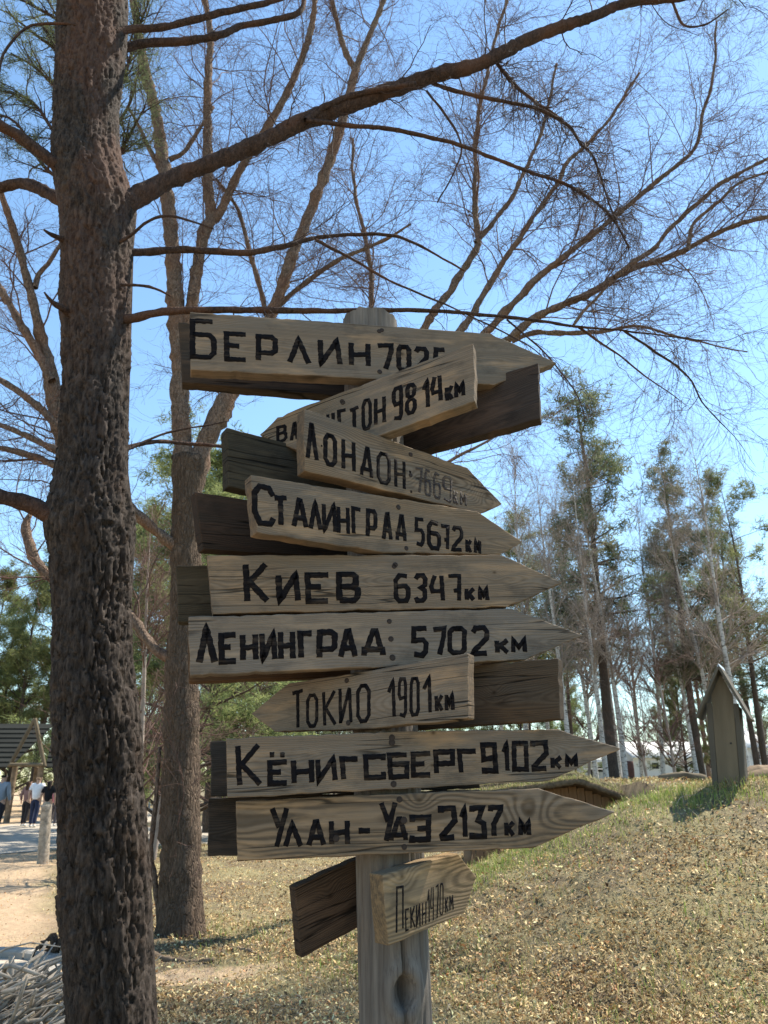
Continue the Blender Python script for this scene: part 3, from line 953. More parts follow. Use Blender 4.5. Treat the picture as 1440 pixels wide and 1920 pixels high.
# --- ПЕКИН
bd = board('arrow_board', 42, [(717, 1640), (830, 1608), (859, 1600), (894, 1644), (871, 1713), (728, 1774)], mat=wm(19, .15, wob=.045, warm=(.33, .225, .12), gray=(.20, .165, .125), contrast=.8, freq=800, pith=(.04, .0), knots=[(-.13, .05, .014)]), seed=19, label='small yellowish arrow board lowest on the post painted ПЕКИН 1470 км', tilt=R(7))
letters(bd, [('П', 742, 757, 1661, 1748, 3.6), ('Е', 759, 768, 1704, 1745, 2.8), ('К', 769, 779, 1699, 1741, 2.8), ('И', 779.5, 789, 1694, 1739, 2.6), ('Н', 791, 800, 1690, 1734, 2.6), ('1', 801, 806.5, 1667, 1730, 2.4), ('4', 806.5, 814.5, 1663, 1727, 1.9), ('7', 816, 822.5, 1659, 1722, 2.4), ('0', 824, 832, 1656, 1715, 2.4), ('к', 834, 841, 1682, 1711, 2.4), ('м', 842.5, 850.5, 1678, 1707, 2.2)], -.36, 3)
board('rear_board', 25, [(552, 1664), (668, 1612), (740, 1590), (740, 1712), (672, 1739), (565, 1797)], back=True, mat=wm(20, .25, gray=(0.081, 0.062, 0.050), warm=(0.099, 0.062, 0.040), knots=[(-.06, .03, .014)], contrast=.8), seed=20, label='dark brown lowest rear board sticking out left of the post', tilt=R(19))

# ------------------------------------------------------------------ trees
def limb3(pts, Y=None):
    """traced limb: (px, py, width px[, distance]) -> path, radii in metres"""
    P, r = [], []
    for q in pts:
        p = at(q[0], q[1], q[3] if len(q) > 3 else Y)
        P.append(p)
        r.append(q[2] * 0.5 * mpp(p))
    return P, r

def ramp_depth(pts, y0, y1):
    n = len(pts)
    return [(a, b, w, y0 + (y1 - y0) * i / max(1, n - 1)) for i, (a, b, w) in enumerate(pts)]

# --- the big pine on the left -------------------------------------
PY = 3.0
EDGE = [(-60, 110, 238), (0, 108, 240), (60, 106, 238), (120, 106, 232), (200, 102, 222), (260, 100, 224), (310, 98, 232), (350, 104, 246), (385, 110, 256), (450, 114, 250), (600, 115, 246), (700, 117, 243), (800, 110, 240), (880, 106, 240), (930, 97, 246), (965, 86, 252), (1000, 84, 254), (1050, 96, 250), (1150, 98, 245), (1250, 99, 250), (1330, 99, 262), (1400, 100, 269), (1450, 106, 266), (1520, 110, 274), (1600, 110, 280), (1700, 112, 285), (1800, 118, 290), (1920, 127, 296), (2100, 130, 312), (2400, 120, 350)]
cpts = []
for y, a, b in EDGE:
    p = at((a + b) / 2, y, PY)
    cpts.append((p.z, p.x, (b - a) / 2 * mpp(p) * .965))
cpts.sort()
cz = np.array([c[0] for c in cpts]); cx = np.array([c[1] for c in cpts]); cr = np.array([c[2] for c in cpts])
pine_g = float(ground(cx[0], PY)) - 0.05
pine = empty('pine_tree', (cx[0], PY, pine_g))
tag(pine, 'big dark-barked pine trunk in the foreground left of the signpost with long bare limbs', 'tree')
pine_off = np.array([cx[0], PY, pine_g])
def build_pine_trunk():
    ztop = cz[-1]
    n1 = 760
    zs = np.concatenate([np.linspace(pine_g, ztop, n1), np.linspace(ztop, 11.0, 50)[1:]])
    ns = 160
    th = np.arange(ns) * 2 * math.pi / ns
    X = np.interp(zs, cz, cx); Rr = np.interp(zs, cz, cr)
    k = zs > ztop
    X[k] = cx[-1] + (zs[k] - ztop) * 0.03
    Rr[k] = cr[-1] * (1 - 0.6 * (zs[k] - ztop) / (11 - ztop))
    V = np.empty((len(zs), ns, 3))
    for i, z in enumerate(zs):
        fine = z <= ztop + 0.2
        up = min(1, max(0, (z - 2.9) / 0.9))
        for j, t in enumerate(th):
            ct, st = math.cos(t), math.sin(t)
            r = Rr[i]
            d = 0.0
            if fine and (st < 0.25):
                q = Vector((ct * 5.2, st * 5.2, z * 7.6))
                w = mnoise.noise(Vector((ct * 5, st * 5, z * 7))) * 0.35
                dist, _ = mnoise.voronoi(Vector((q.x * 1.5 + w, q.y * 1.5 + w, q.z * 1.15 + w)))
                e = dist[1] - dist[0]
                dp = 0.6 + 0.8 * mnoise.noise(Vector((ct * 2, st * 2, z * 1.6)))
                tt = min(1, e / 0.17); tt = tt * tt * (3 - 2 * tt)
                d -= 0.017 * (1 - 0.4 * up) * (1 - tt) * max(.25, dp + .35)
                dist, _ = mnoise.voronoi(Vector((ct * 12 + w, st * 12, z * 26)))
                d -= 0.006 * math.exp(-(dist[1] - dist[0]) / 0.06)
                d += 0.006 * (mnoise.cell(Vector((q.x * 1.5 + w, q.y * 1.5 + w, q.z * 1.15 + w))) - .5)
                d += 0.012 * mnoise.noise(Vector((ct * 3, st * 3, z * 4)))
                d += 0.004 * abs(mnoise.noise(Vector((ct * 13, st * 13, z * 22))))
                d += 0.005 * mnoise.noise(Vector((ct * 34, st * 34, z * 60)))
            V[i, j] = (X[i] + ct * (r + d), PY + st * (r * 1.0 + d), z)
    V = V.reshape(-1, 3) - pine_off
    i = np.arange(len(zs) - 1)[:, None] * ns
    j = np.arange(ns)[None]; j2 = (j + 1) % ns
    F = np.stack([i + j, i + j2, i + ns + j2, i + ns + j], -1).reshape(-1, 4)
    T = NT('pine_trunk_bark')
    v = T.coord((1, 1, 0.26))
    n1_ = T.noise(v, 48, 6, 0.8)
    n2_ = T.noise(T.coord((1, 1, 0.5)), 9, 4, 0.6)
    n3_ = T.noise(T.coord((1, 1, 0.35)), 2.6, 3, 0.6)
    sep = T.n('ShaderNodeSeparateXYZ'); T.l(T.coord(), sep.inputs[0])
    c = T.mix(T.rng(n1_, 0.38, 0.64), (0.013, 0.011, 0.010), (0.080, 0.065, 0.056))
    c = T.mix(T.rng(n2_, 0.5, 0.7, 0, .5), c, (0.048, 0.032, 0.024))
    hi = T.rng(sep.outputs[2], 2.9, 4.3)
    rust = T.math('MULTIPLY', T.rng(n3_, 0.50, 0.60), T.math('MULTIPLY', hi, 0.6))
    c = T.mix(rust, c, T.mix(T.rng(n1_, .35, .65), (0.062, 0.033, 0.025), (0.125, 0.074, 0.055)))
    T.val(T.b.inputs['Base Color'], c)
    T.l(T.bump(T.math('ADD', n1_, T.math('MULTIPLY', n2_, 1.2)), 0.9, 0.006), T.b.inputs['Normal'])
    T.b.inputs['Roughness'].default_value = 0.95
    T.b.inputs['Specular IOR Level'].default_value = 0.1
    link('trunk', np_mesh('trunk', V, F), T.m, pine, smooth=True)
build_pine_trunk()

PINE_LIMBS = [
 (ramp_depth([(215, 392, 60), (248, 376, 54), (300, 345, 46), (360, 320, 40), (440, 288, 42), (520, 252, 42), (590, 220, 42), (700, 180, 40), (820, 140, 38), (900, 120, 34), (1000, 70, 30), (1100, 35, 26), (1180, 5, 24), (1300, -8, 18), (1400, -40, 14)], 2.95, 3.7), 'limb'),
 (ramp_depth([(575, 226, 18), (600, 205, 16), (650, 182, 15), (720, 166, 14), (780, 158, 16)], 3.2, 3.3), 'limb'),
 (ramp_depth([(200, 478, 26), (250, 474, 21), (350, 468, 18), (460, 474, 17), (540, 460, 14), (600, 445, 11), (720, 440, 9), (790, 462, 7), (870, 508, 5)], 2.95, 3.6), 'limb'),
 (ramp_depth([(592, 450, 9), (650, 480, 8), (720, 520, 7), (780, 548, 7), (850, 578, 6), (950, 625, 6), (1010, 662, 5), (1062, 716, 4), (1090, 745, 3)], 3.2, 3.6), 'limb'),
 (ramp_depth([(215, 600, 26), (247, 597, 24), (320, 583, 20), (400, 581, 18), (500, 582, 17), (640, 583, 15), (720, 581, 14), (820, 583, 13), (920, 592, 12), (1000, 600, 12), (1080, 612, 11), (1170, 620, 9), (1270, 632, 7), (1350, 640, 5), (1400, 626, 4), (1450, 606, 3)], 2.95, 3.3), 'limb'),
 (ramp_depth([(1085, 613, 8), (1120, 640, 7), (1160, 665, 6), (1208, 704, 6), (1258, 737, 5), (1290, 762, 4)], 3.2, 3.4), 'limb'),
 (ramp_depth([(1170, 620, 7), (1245, 670, 7), (1292, 708, 6), (1317, 754, 5), (1346, 787, 5), (1383, 825, 4), (1417, 875, 3)], 3.25, 3.4), 'limb'),
 (ramp_depth([(950, 600, 6), (1010, 650, 5), (1054, 700, 5), (1083, 742, 5), (1096, 792, 4), (1085, 830, 3)], 3.2, 3.4), 'limb'),
 (ramp_depth([(225, 452, 10), (247, 440, 9), (270, 420, 8), (300, 407, 8), (340, 409, 7), (400, 430, 4)], 2.9, 2.8), 'limb'),
 (ramp_depth([(225, 535, 9), (247, 535, 8), (280, 538, 8), (320, 556, 5)], 2.9, 2.95), 'limb'),
 (ramp_depth([(215, 60, 20), (245, 55, 19), (310, 50, 18), (410, 25, 17), (500, 5, 14), (580, -20, 12)], 2.95, 3.2), 'limb'),
 (ramp_depth([(205, 96, 26), (230, 90, 24), (280, 80, 23), (340, 78, 20), (415, 65, 18), (450, 50, 16), (525, 35, 15), (565, 18, 13), (572, -20, 12)], 3.1, 3.5), 'limb'),
 (ramp_depth([(130, 325, 36), (100, 305, 32), (45, 262, 30), (0, 236, 28), (-60, 205, 26)], 2.95, 2.7), 'limb'),
 (ramp_depth([(130, 380, 34), (108, 372, 32), (70, 352, 30), (40, 344, 28), (0, 352, 26), (-60, 375, 24)], 3.1, 3.3), 'limb'),
 (ramp_depth([(130, 985, 60), (95, 966, 50), (50, 945, 42), (0, 930, 40), (-60, 915, 38)], 2.95, 2.8), 'limb'),
 (ramp_depth([(150, 50, 9), (128, 45, 8), (60, 48, 7), (15, 88, 7), (-4, 140, 6), (-12, 200, 5)], 2.84, 2.8), 'limb'),
 (ramp_depth([(130, 455, 22), (108, 444, 15), (92, 437, 10), (83, 431, 5)], 2.9, 2.75), 'limb'),
 (ramp_depth([(135, 590, 24), (115, 577, 17), (98, 566, 12), (83, 548, 4)], 2.9, 2.75), 'limb'),
 (ramp_depth([(220, 845, 14), (243, 840, 9), (283, 823, 7), (333, 807, 6), (430, 790, 4)], 3.0, 3.3), 'limb'),
 (ramp_depth([(225, 843, 16), (283, 829, 12), (333, 830, 11), (420, 838, 9), (470, 842, 8)], 3.05, 3.5), 'limb'),
 (ramp_depth([(800, 150, 14), (810, 155, 12), (870, 175, 11), (945, 190, 10), (1010, 205, 10), (1065, 235, 9), (1090, 270, 8), (1115, 300, 7), (1145, 390, 5), (1180, 470, 3)], 3.4, 3.6), 'limb'),
 (ramp_depth([(575, 226, 13), (660, 236, 13), (720, 240, 12), (795, 255, 12), (865, 273, 11), (920, 295, 10), (985, 320, 9), (1070, 350, 8), (1140, 400, 7), (1180, 465, 4)], 3.2, 3.5), 'limb'),
 (ramp_depth([(930, 115, 10), (960, 155, 9), (1005, 192, 9), (1055, 225, 8)], 3.5, 3.6), 'limb'),
 (ramp_depth([(800, 170, 7), (835, 215, 7), (865, 270, 6), (852, 320, 5), (820, 380, 4)], 3.4, 3.5), 'limb'),
 (ramp_depth([(1262, 5, 8), (1280, 45, 7), (1320, 47, 5), (1365, 18, 4)], 3.65, 3.6), 'limb'),
]
pl_paths, pl_rads = [], []
for i, (pts, nm) in enumerate(PINE_LIMBS):
    P, r = limb3(pts)
    r = [q * (.72 if q > .02 else .68) for q in r]
    if 3 <= i <= 7: r = [q * (1 - .75 * (k_ / (len(r) - 1)) ** 2) for k_, q in enumerate(r)]
    path, rad = smooth_path(P, r, 0.03)
    path = path + 0.006 * np.array([[mnoise.noise(Vector((q[0] * 9 + i, q[1] * 9, q[2] * 9))), 0, mnoise.noise(Vector((q[0] * 9, i, q[2] * 9 + 4)))] for q in path])
    pl_paths.append(path); pl_rads.append(rad)
    a = Acc()
    limb_mesh(a, path - pine_off, rad, 14 if rad.max() > .02 else 8, 0.07, i)
    link('limb', a.mesh('limb'), M['bark_limb'], pine, smooth=True)

# side twigs of the pine limbs (bare, dark, knobbly)
def twigs_object(name, layers, mat, parent, off, sides=(4, 3, 3), kind='stuff'):
    a = Acc()
    for (P, Rd), s in zip(layers, sides):
        a.tubes(P - off, Rd, s)
    o = link(name, a.mesh(name), mat, parent)
    if kind: o['kind'] = kind
    return o
sel = [0, 1, 2, 3, 4, 5, 6, 7, 20, 21, 22, 23, 24]
SP_, SR_ = [pl_paths[i] for i in sel], [pl_rads[i] for i in sel]
t1 = spawn(SP_, SR_, 95, .15, 1, (.12, .6), 9, (.5, 1.2), .24, .05, .22, .0012, curl=.07, rcap=.005)
t2 = spawn(t1[0], t1[1], 520, .15, 1, (.08, .28), 6, (.4, 1.1), .3, .04, .6, .0011)
t3 = spawn(t2[0], t2[1], 1300, .1, 1, (.03, .12), 4, (.4, 1.1), .3, .02, .7, .0009)
twigs_object('twigs', [t1, t2, t3], M['twig_dark'], pine, pine_off)
lo_ = [pl_paths[i] for i in (3, 5, 6, 7)]; lr_ = [pl_rads[i] for i in (3, 5, 6, 7)]
lo_ = lo_ + [pl_paths[4][len(pl_paths[4]) * 6 // 10:]]; lr_ = lr_ + [pl_rads[4][len(pl_rads[4]) * 6 // 10:]]
t1 = spawn(lo_, lr_, 75, .15, 1, (.08, .34), 8, (.4, 1.1), .24, .06, .5, .0012, curl=.05, rcap=.0026)
t2 = spawn(t1[0], t1[1], 300, .1, 1, (.04, .18), 6, (.4, 1.1), .3, .08, .6, .0009)
t3 = spawn(t2[0], t2[1], 500, .1, 1, (.02, .07), 4, (.4, 1.1), .3, .05, .7, .0007)
twigs_object('twigs', [t1, t2, t3], M['twig_dark'], pine, pine_off)
# the dense hanging tangle of dead twigs at the end of the side limb
cl = [pl_paths[20][len(pl_paths[20]) // 2:], pl_paths[21][len(pl_paths[21]) * 6 // 10:], pl_paths[22]]
cr_ = [pl_rads[20][len(pl_paths[20]) // 2:], pl_rads[21][len(pl_paths[21]) * 6 // 10:], pl_rads[22]]
t1 = spawn(cl, cr_, 120, .0, 1, (.15, .46), 10, (.4, 1.3), .25, .12, .4, .0016, curl=.09, rcap=.0035)
t2 = spawn(t1[0], t1[1], 760, .05, 1, (.06, .24), 6, (.4, 1.2), .35, .07, .7, .0011)
t3 = spawn(t2[0], t2[1], 1900, .05, 1, (.02, .10), 4, (.4, 1.2), .35, .03, .8, .0008)
twigs_object('twigs', [t1, t2, t3], M['twig_dark'], pine, pine_off)

# --- needle tufts
def tufts(centres, n_blades, length, width, rs, spread=1.0, up=0.35, c0=(0.035, 0.055, 0.022), c1=(0.11, 0.15, 0.05)):
    c = np.repeat(centres, n_blades, axis=0)
    m = len(c)
    d = rs.normal(size=(m, 3)) * np.array([1, 1, .8])
    d[:, 2] += up
    d = norm(d)
    ln = length * rs.uniform(.6, 1.15, m)[:, None]
    side = norm(np.cross(d, rs.normal(size=(m, 3)))) * width / 2
    st = c + rs.normal(size=(m, 3)) * length * 0.30 * spread
    V = np.stack([st - side, st + side, st + d * ln], 1).reshape(-1, 3)
    F = np.arange(m * 3).reshape(-1, 3)
    tone = np.repeat(rs.uniform(0, 1, len(centres)), n_blades)[:, None] * .7 + rs.uniform(0, .3, (m, 1))
    col = np.array(c0) * (1 - tone) + np.array(c1) * tone
    return V, F, np.repeat(col, 3, axis=0)

def needle_object(name, centres, n_blades, length, width, parent, seed=1, **k):
    V, F, col = tufts(centres, n_blades, length, width, np.random.default_rng(seed), **k)
    o = link(name, np_mesh(name, V, F, col), M['needles'], parent)
    o['kind'] = 'stuff'
    return o

def cloud(px, py, sx, sy, Y, sY, n, rs):
    x = rs.normal(px, sx, n); y = rs.normal(py, sy, n); d = rs.normal(Y, sY, n)
    return np.array([at(a, b, c) for a, b, c in zip(x, y, d)])

tc_ = []
for (a, b, d, n_) in ((1150, 38, 3.72, 10), (1175, 30, 3.74, 12), (1130, 50, 3.7, 6), (1360, 22, 3.66, 12), (1345, 40, 3.64, 8), (1372, 8, 3.66, 8)):
    c_ = at(a, b, d)
    tc_ += [np.array(c_) + RNG.normal(size=3) * .025 for _ in range(n_)]
needle_object('needles', np.array(tc_) - pine_off, 9, .055, .0016, pine, 31, c0=(.07, .09, .03), c1=(.22, .24, .09))

# --- the brown tree behind, splitting into several stems ------------
T2Y = 8.6
b2 = at(337, 1768, T2Y)
tree2 = empty('broadleaf_tree', (b2.x, b2.y, float(ground(b2.x, b2.y)) - .04))
tag(tree2, 'tall bare tree between the big pine and the signpost, brown trunk forking into several stems', 'tree')
off2 = np.array(tree2.location)
T2 = [
 ('trunk', [(335, 1800, 110), (337, 1760, 98), (338, 1700, 86), (339, 1600, 80), (338, 1500, 74), (340, 1400, 70), (341, 1300, 66), (345, 1200, 62), (348, 1100, 60), (350, 1000, 58), (352, 920, 60), (356, 860, 66)]),
 ('stem', [(352, 900, 50), (340, 800, 44), (336, 700, 42), (332, 600, 40), (322, 460, 34), (308, 320, 30), (290, 200, 26), (270, 125, 22), (250, 0, 16), (240, -60, 14)]),
 ('stem', [(362, 890, 50), (385, 830, 48), (410, 780, 44), (430, 742, 40), (465, 680, 32), (515, 575, 27), (550, 475, 26), (600, 350, 24), (635, 250, 22), (662, 150, 19), (675, 110, 15), (720, 0, 12), (735, -50, 10)]),
 ('stem', [(668, 135, 14), (645, 90, 13), (632, 40, 11), (615, -30, 9)]),
 ('stem', [(338, 640, 26), (350, 600, 28), (360, 570, 27), (370, 500, 26), (382, 440, 27), (395, 408, 28), (390, 350, 24), (389, 250, 20), (390, 150, 18), (394, 60, 14), (378, -30, 12)]),
 ('stem', [(392, 420, 20), (412, 398, 20), (450, 320, 18), (500, 240, 18), (545, 160, 16), (582, 60, 14), (592, -20, 12)]),
 ('stem', [(500, 590, 14), (485, 530, 12), (470, 480, 11), (455, 420, 9), (442, 385, 8), (405, 335, 7)]),
 ('stem', [(520, 575, 12), (560, 540, 11), (600, 510, 11), (640, 485, 10), (675, 470, 9), (725, 448, 7), (770, 420, 5)]),
 ('stem', [(318, 300, 12), (345, 285, 10), (372, 245, 9), (400, 200, 7)]),
 ('stem', [(297, 310, 12), (275, 270, 10), (262, 240, 8), (240, 200, 6)]),
 ('stem', [(342, 1035, 30), (310, 1010, 26), (280, 985, 24), (240, 950, 24), (170, 890, 28), (125, 840, 34), (108, 790, 36), (95, 700, 32), (75, 625, 24), (60, 560, 22), (42, 490, 18), (18, 410, 16), (-10, 330, 12)]),
 ('stem', [(97, 715, 20), (70, 660, 20), (40, 610, 19), (15, 565, 16), (-20, 510, 14)]),
 ('stem', [(112, 805, 18), (77, 767, 17), (33, 733, 15), (-20, 700, 12)]),
 ('stem', [(118, 850, 18), (85, 835, 15), (50, 817, 14), (0, 797, 12), (-30, 790, 10)]),
 ('stem', [(125, 880, 18), (100, 872, 16), (67, 857, 14), (0, 840, 13), (-30, 835, 12)]),
 ('stem', [(66, 540, 12), (72, 515, 12), (90, 495, 10), (112, 460, 8), (135, 430, 7)]),
 ('stem', [(325, 1235, 26), (300, 1225, 24), (270, 1190, 22), (240, 1150, 20), (180, 1110, 20), (140, 1100, 22), (100, 1085, 24), (72, 1060, 24), (55, 1020, 22), (48, 985, 18), (60, 960, 10)]),
 ('stem', [(300, 1730, 14), (290, 1650, 13), (283, 1600, 12), (292, 1500, 10), (300, 1400, 8)]),
]
tp2, tr2 = [], []
for i, (nm, pts) in enumerate(T2):
    dd = {10: -1.2, 16: .5, 2: .3, 1: -.1}.get(i, 0)
    pp_ = [(a, b, w, T2Y + dd * k / len(pts)) for k, (a, b, w) in enumerate(pts)]
    if i in (11, 12, 13, 14, 15):
        pp_ = [(a, b, w, T2Y - .85 + .02 * k) for k, (a, b, w) in enumerate(pts)]
    if i in (3, 6, 7):
        pp_ = [(a, b, w, T2Y + .3) for (a, b, w) in pts]
    P, r = limb3(pp_)
    r = [q * (.93 if i == 0 else .80) for q in r]
    path, rad = smooth_path(P, r, 0.09)
    tp2.append(path); tr2.append(rad)
    a = Acc()
    limb_mesh(a, path - off2, rad, 20 if i == 0 else 12, 0.11 if i else .06, 100 + i)
    link(nm, a.mesh(nm), M['bark_brown'] if i == 0 else M['bark_stem'], tree2, smooth=True)
tp2_, tr2_ = tp2[2:8] , tr2[2:8]
l1 = spawn(tp2[1:], tr2[1:], 150, .1, 1, (.6, 2.0), 9, (.5, 1.1), .18, -.01, .24, .0042, rcap=.011)
l2 = spawn(list(l1[0]) + tp2_, list(l1[1]) + tr2_, 1900, .1, 1, (.3, 1.1), 8, (.4, 1.1), .24, .03, .5, .0024, rcap=.0040)
l3 = spawn(l2[0], l2[1], 14500, .1, 1, (.12, .5), 5, (.3, 1.0), .3, .06, .7, .0018)
twigs_object('twigs', [l1, l2], M['twig_brown'], tree2, off2)
twigs_object('twigs', [l3], M['twig_brown'], tree2, off2, sides=(3,))

# --- the tree whose limbs fan out to the right behind the signs ------
T3Y = 9.4
b3 = at(738, 1700, T3Y)
tree3 = empty('broadleaf_tree', (b3.x, b3.y, float(ground(b3.x, b3.y)) - .05))
tag(tree3, 'spreading bare tree behind the signpost, its reddish limbs fanning out to the upper right', 'tree')
off3 = np.array(tree3.location)
g3y = float(ground(b3.x, b3.y))
T3 = [
 ('trunk', [(740, 1790, 62), (738, 1700, 56), (735, 1500, 52), (728, 1200, 50), (720, 1000, 50), (718, 860, 54)]),
 ('stem', [(718, 880, 34), (735, 780, 28), (770, 680, 24), (805, 600, 19), (850, 535, 17), (890, 475, 15), (895, 440, 14), (890, 350, 11), (897, 225, 9), (915, 130, 8), (935, 50, 7), (960, -30, 6)]),
 ('stem', [(892, 455, 12), (960, 370, 10), (1005, 270, 8), (1030, 190, 7), (1042, 120, 5)]),
 ('stem', [(725, 850, 30), (790, 720, 22), (870, 610, 16), (945, 490, 13), (1000, 410, 11), (1045, 340, 10), (1070, 300, 9), (1145, 220, 7), (1200, 135, 5)]),
 ('stem', [(728, 840, 30), (820, 720, 24), (920, 615, 18), (980, 550, 16), (1050, 485, 14), (1135, 420, 12), (1220, 350, 11), (1300, 280, 9), (1322, 200, 7), (1340, 125, 6), (1344, 40, 4)]),
 ('stem', [(730, 850, 32), (850, 720, 24), (955, 635, 19), (1010, 590, 18), (1100, 555, 16), (1170, 510, 15), (1260, 480, 13), (1340, 440, 12), (1385, 420, 11), (1450, 403, 10)]),
 ('stem', [(1150, 522, 12), (1190, 492, 12), (1225, 465, 11), (1260, 425, 10), (1320, 370, 9), (1385, 325, 8), (1450, 292, 7)]),
 ('stem', [(1288, 470, 8), (1300, 425, 8), (1340, 385, 7), (1395, 340, 6), (1450, 318, 5)]),
 ('stem', [(1075, 610, 7), (1110, 570, 7), (1145, 530, 6), (1200, 480, 4)]),
 ('stem', [(722, 870, 22), (700, 760, 18), (690, 650, 14), (698, 560, 12), (690, 470, 10), (665, 360, 8), (660, 260, 6)]),
 ('stem', [(960, 640, 12), (1000, 625, 12), (1060, 625, 11), (1120, 622, 9), (1200, 612, 7), (1300, 640, 5), (1400, 660, 3)]),
 ('stem', [(730, 1000, 14), (790, 900, 10), (850, 860, 8), (900, 835, 6), (960, 800, 4)]),
]
tp3, tr3 = [], []
for i, (nm, pts) in enumerate(T3):
    dd = [0, .6, .8, -.4, -1.0, -1.4, -1.2, -1.4, -1, 1.0, -1.0, .5][i]
    st = {2: .25, 6: -1.0, 7: -1.3, 8: -.9}.get(i, 0)
    P, r = limb3([(a, b, w, T3Y + st + (dd - st) * k / len(pts)) for k, (a, b, w) in enumerate(pts)])
    r = [q * .80 for q in r]
    path, rad = smooth_path(P, r, 0.08)
    wob = np.array([[mnoise.noise(Vector((q[0] * 2 + i, q[2] * 2, 0))), 0, mnoise.noise(Vector((q[0] * 2, q[2] * 2, i + 5.)))] for q in path])
    path = path + .035 * wob
    tp3.append(path); tr3.append(rad)
    a = Acc()
    limb_mesh(a, path - off3, rad, 12, 0.13 if i else .06, 200 + i)
    link(nm, a.mesh(nm), M['bark_stem'] if i else M['bark_brown'], tree3, smooth=True)
tp3_, tr3_ = [p_[len(p_) * 4 // 10:] for p_ in tp3[1:9]], [p_[len(p_) * 4 // 10:] for p_ in tr3[1:9]]
l1 = spawn(tp3[1:], tr3[1:], 230, .38, 1, (.6, 1.9), 9, (.4, 1.1), .18, -.01, .30, .0045, rcap=.012)
l2 = spawn(list(l1[0]) + tp3_, list(l1[1]) + tr3_, 2700, .08, 1, (.3, 1.0), 8, (.4, 1.1), .26, .03, .5, .0025, rcap=.0042)
l3 = spawn(l2[0], l2[1], 18500, .1, 1, (.10, .42), 5, (.3, 1.0), .32, .07, .7, .0018)
twigs_object('twigs', [l1, l2], M['twig_brown'], tree3, off3)
twigs_object('twigs', [l3], M['twig_brown'], tree3, off3, sides=(3,))

# --- background tree kinds ------------------------------------------
def tree_paths(h, trunk_r, lean, rs, n_br, br_L, first, ang, droop, top_taper=.25, wander=.12, k=10):
    z = np.linspace(0, h, 16)
    x = lean * z + .015 * h * np.sin(z / h * 5 + rs.uniform(0, 6)) * (z / h)
    y = .012 * h * np.sin(z / h * 4 + rs.uniform(0, 6)) * (z / h)
    P = np.stack([x, y, z], -1)
    r = trunk_r * (1 - (1 - .06) * (z / h) ** 1.1)
    t = rs.uniform(first, .98, n_br)
    t.sort()
    f = t * 15
    i0 = np.minimum(f.astype(int), 14)
    fr = (f - i0)[:, None]
    S = P[i0] * (1 - fr) + P[i0 + 1] * fr
    r0 = r[i0] * .45
    az = rs.uniform(0, 2 * math.pi, n_br)
    el = R(90) - ang(t) + rs.normal(size=n_br) * .12
    D = np.stack([np.cos(az) * np.cos(el), np.sin(az) * np.cos(el), np.sin(el)], -1)
    L = br_L(t) * rs.uniform(.65, 1.15, n_br)
    out = np.empty((n_br, k, 3)); out[:, 0] = S
    for i in range(1, k):
        D = D + rs.normal(size=(n_br, 3)) * wander
        D[:, 2] -= droop
        D = norm(D)
        out[:, i] = out[:, i - 1] + D * (L / (k - 1))[:, None]
    rr_ = np.maximum(r0[:, None] * np.linspace(1, .2, k)[None], .006)
    return P, r, out, rr_

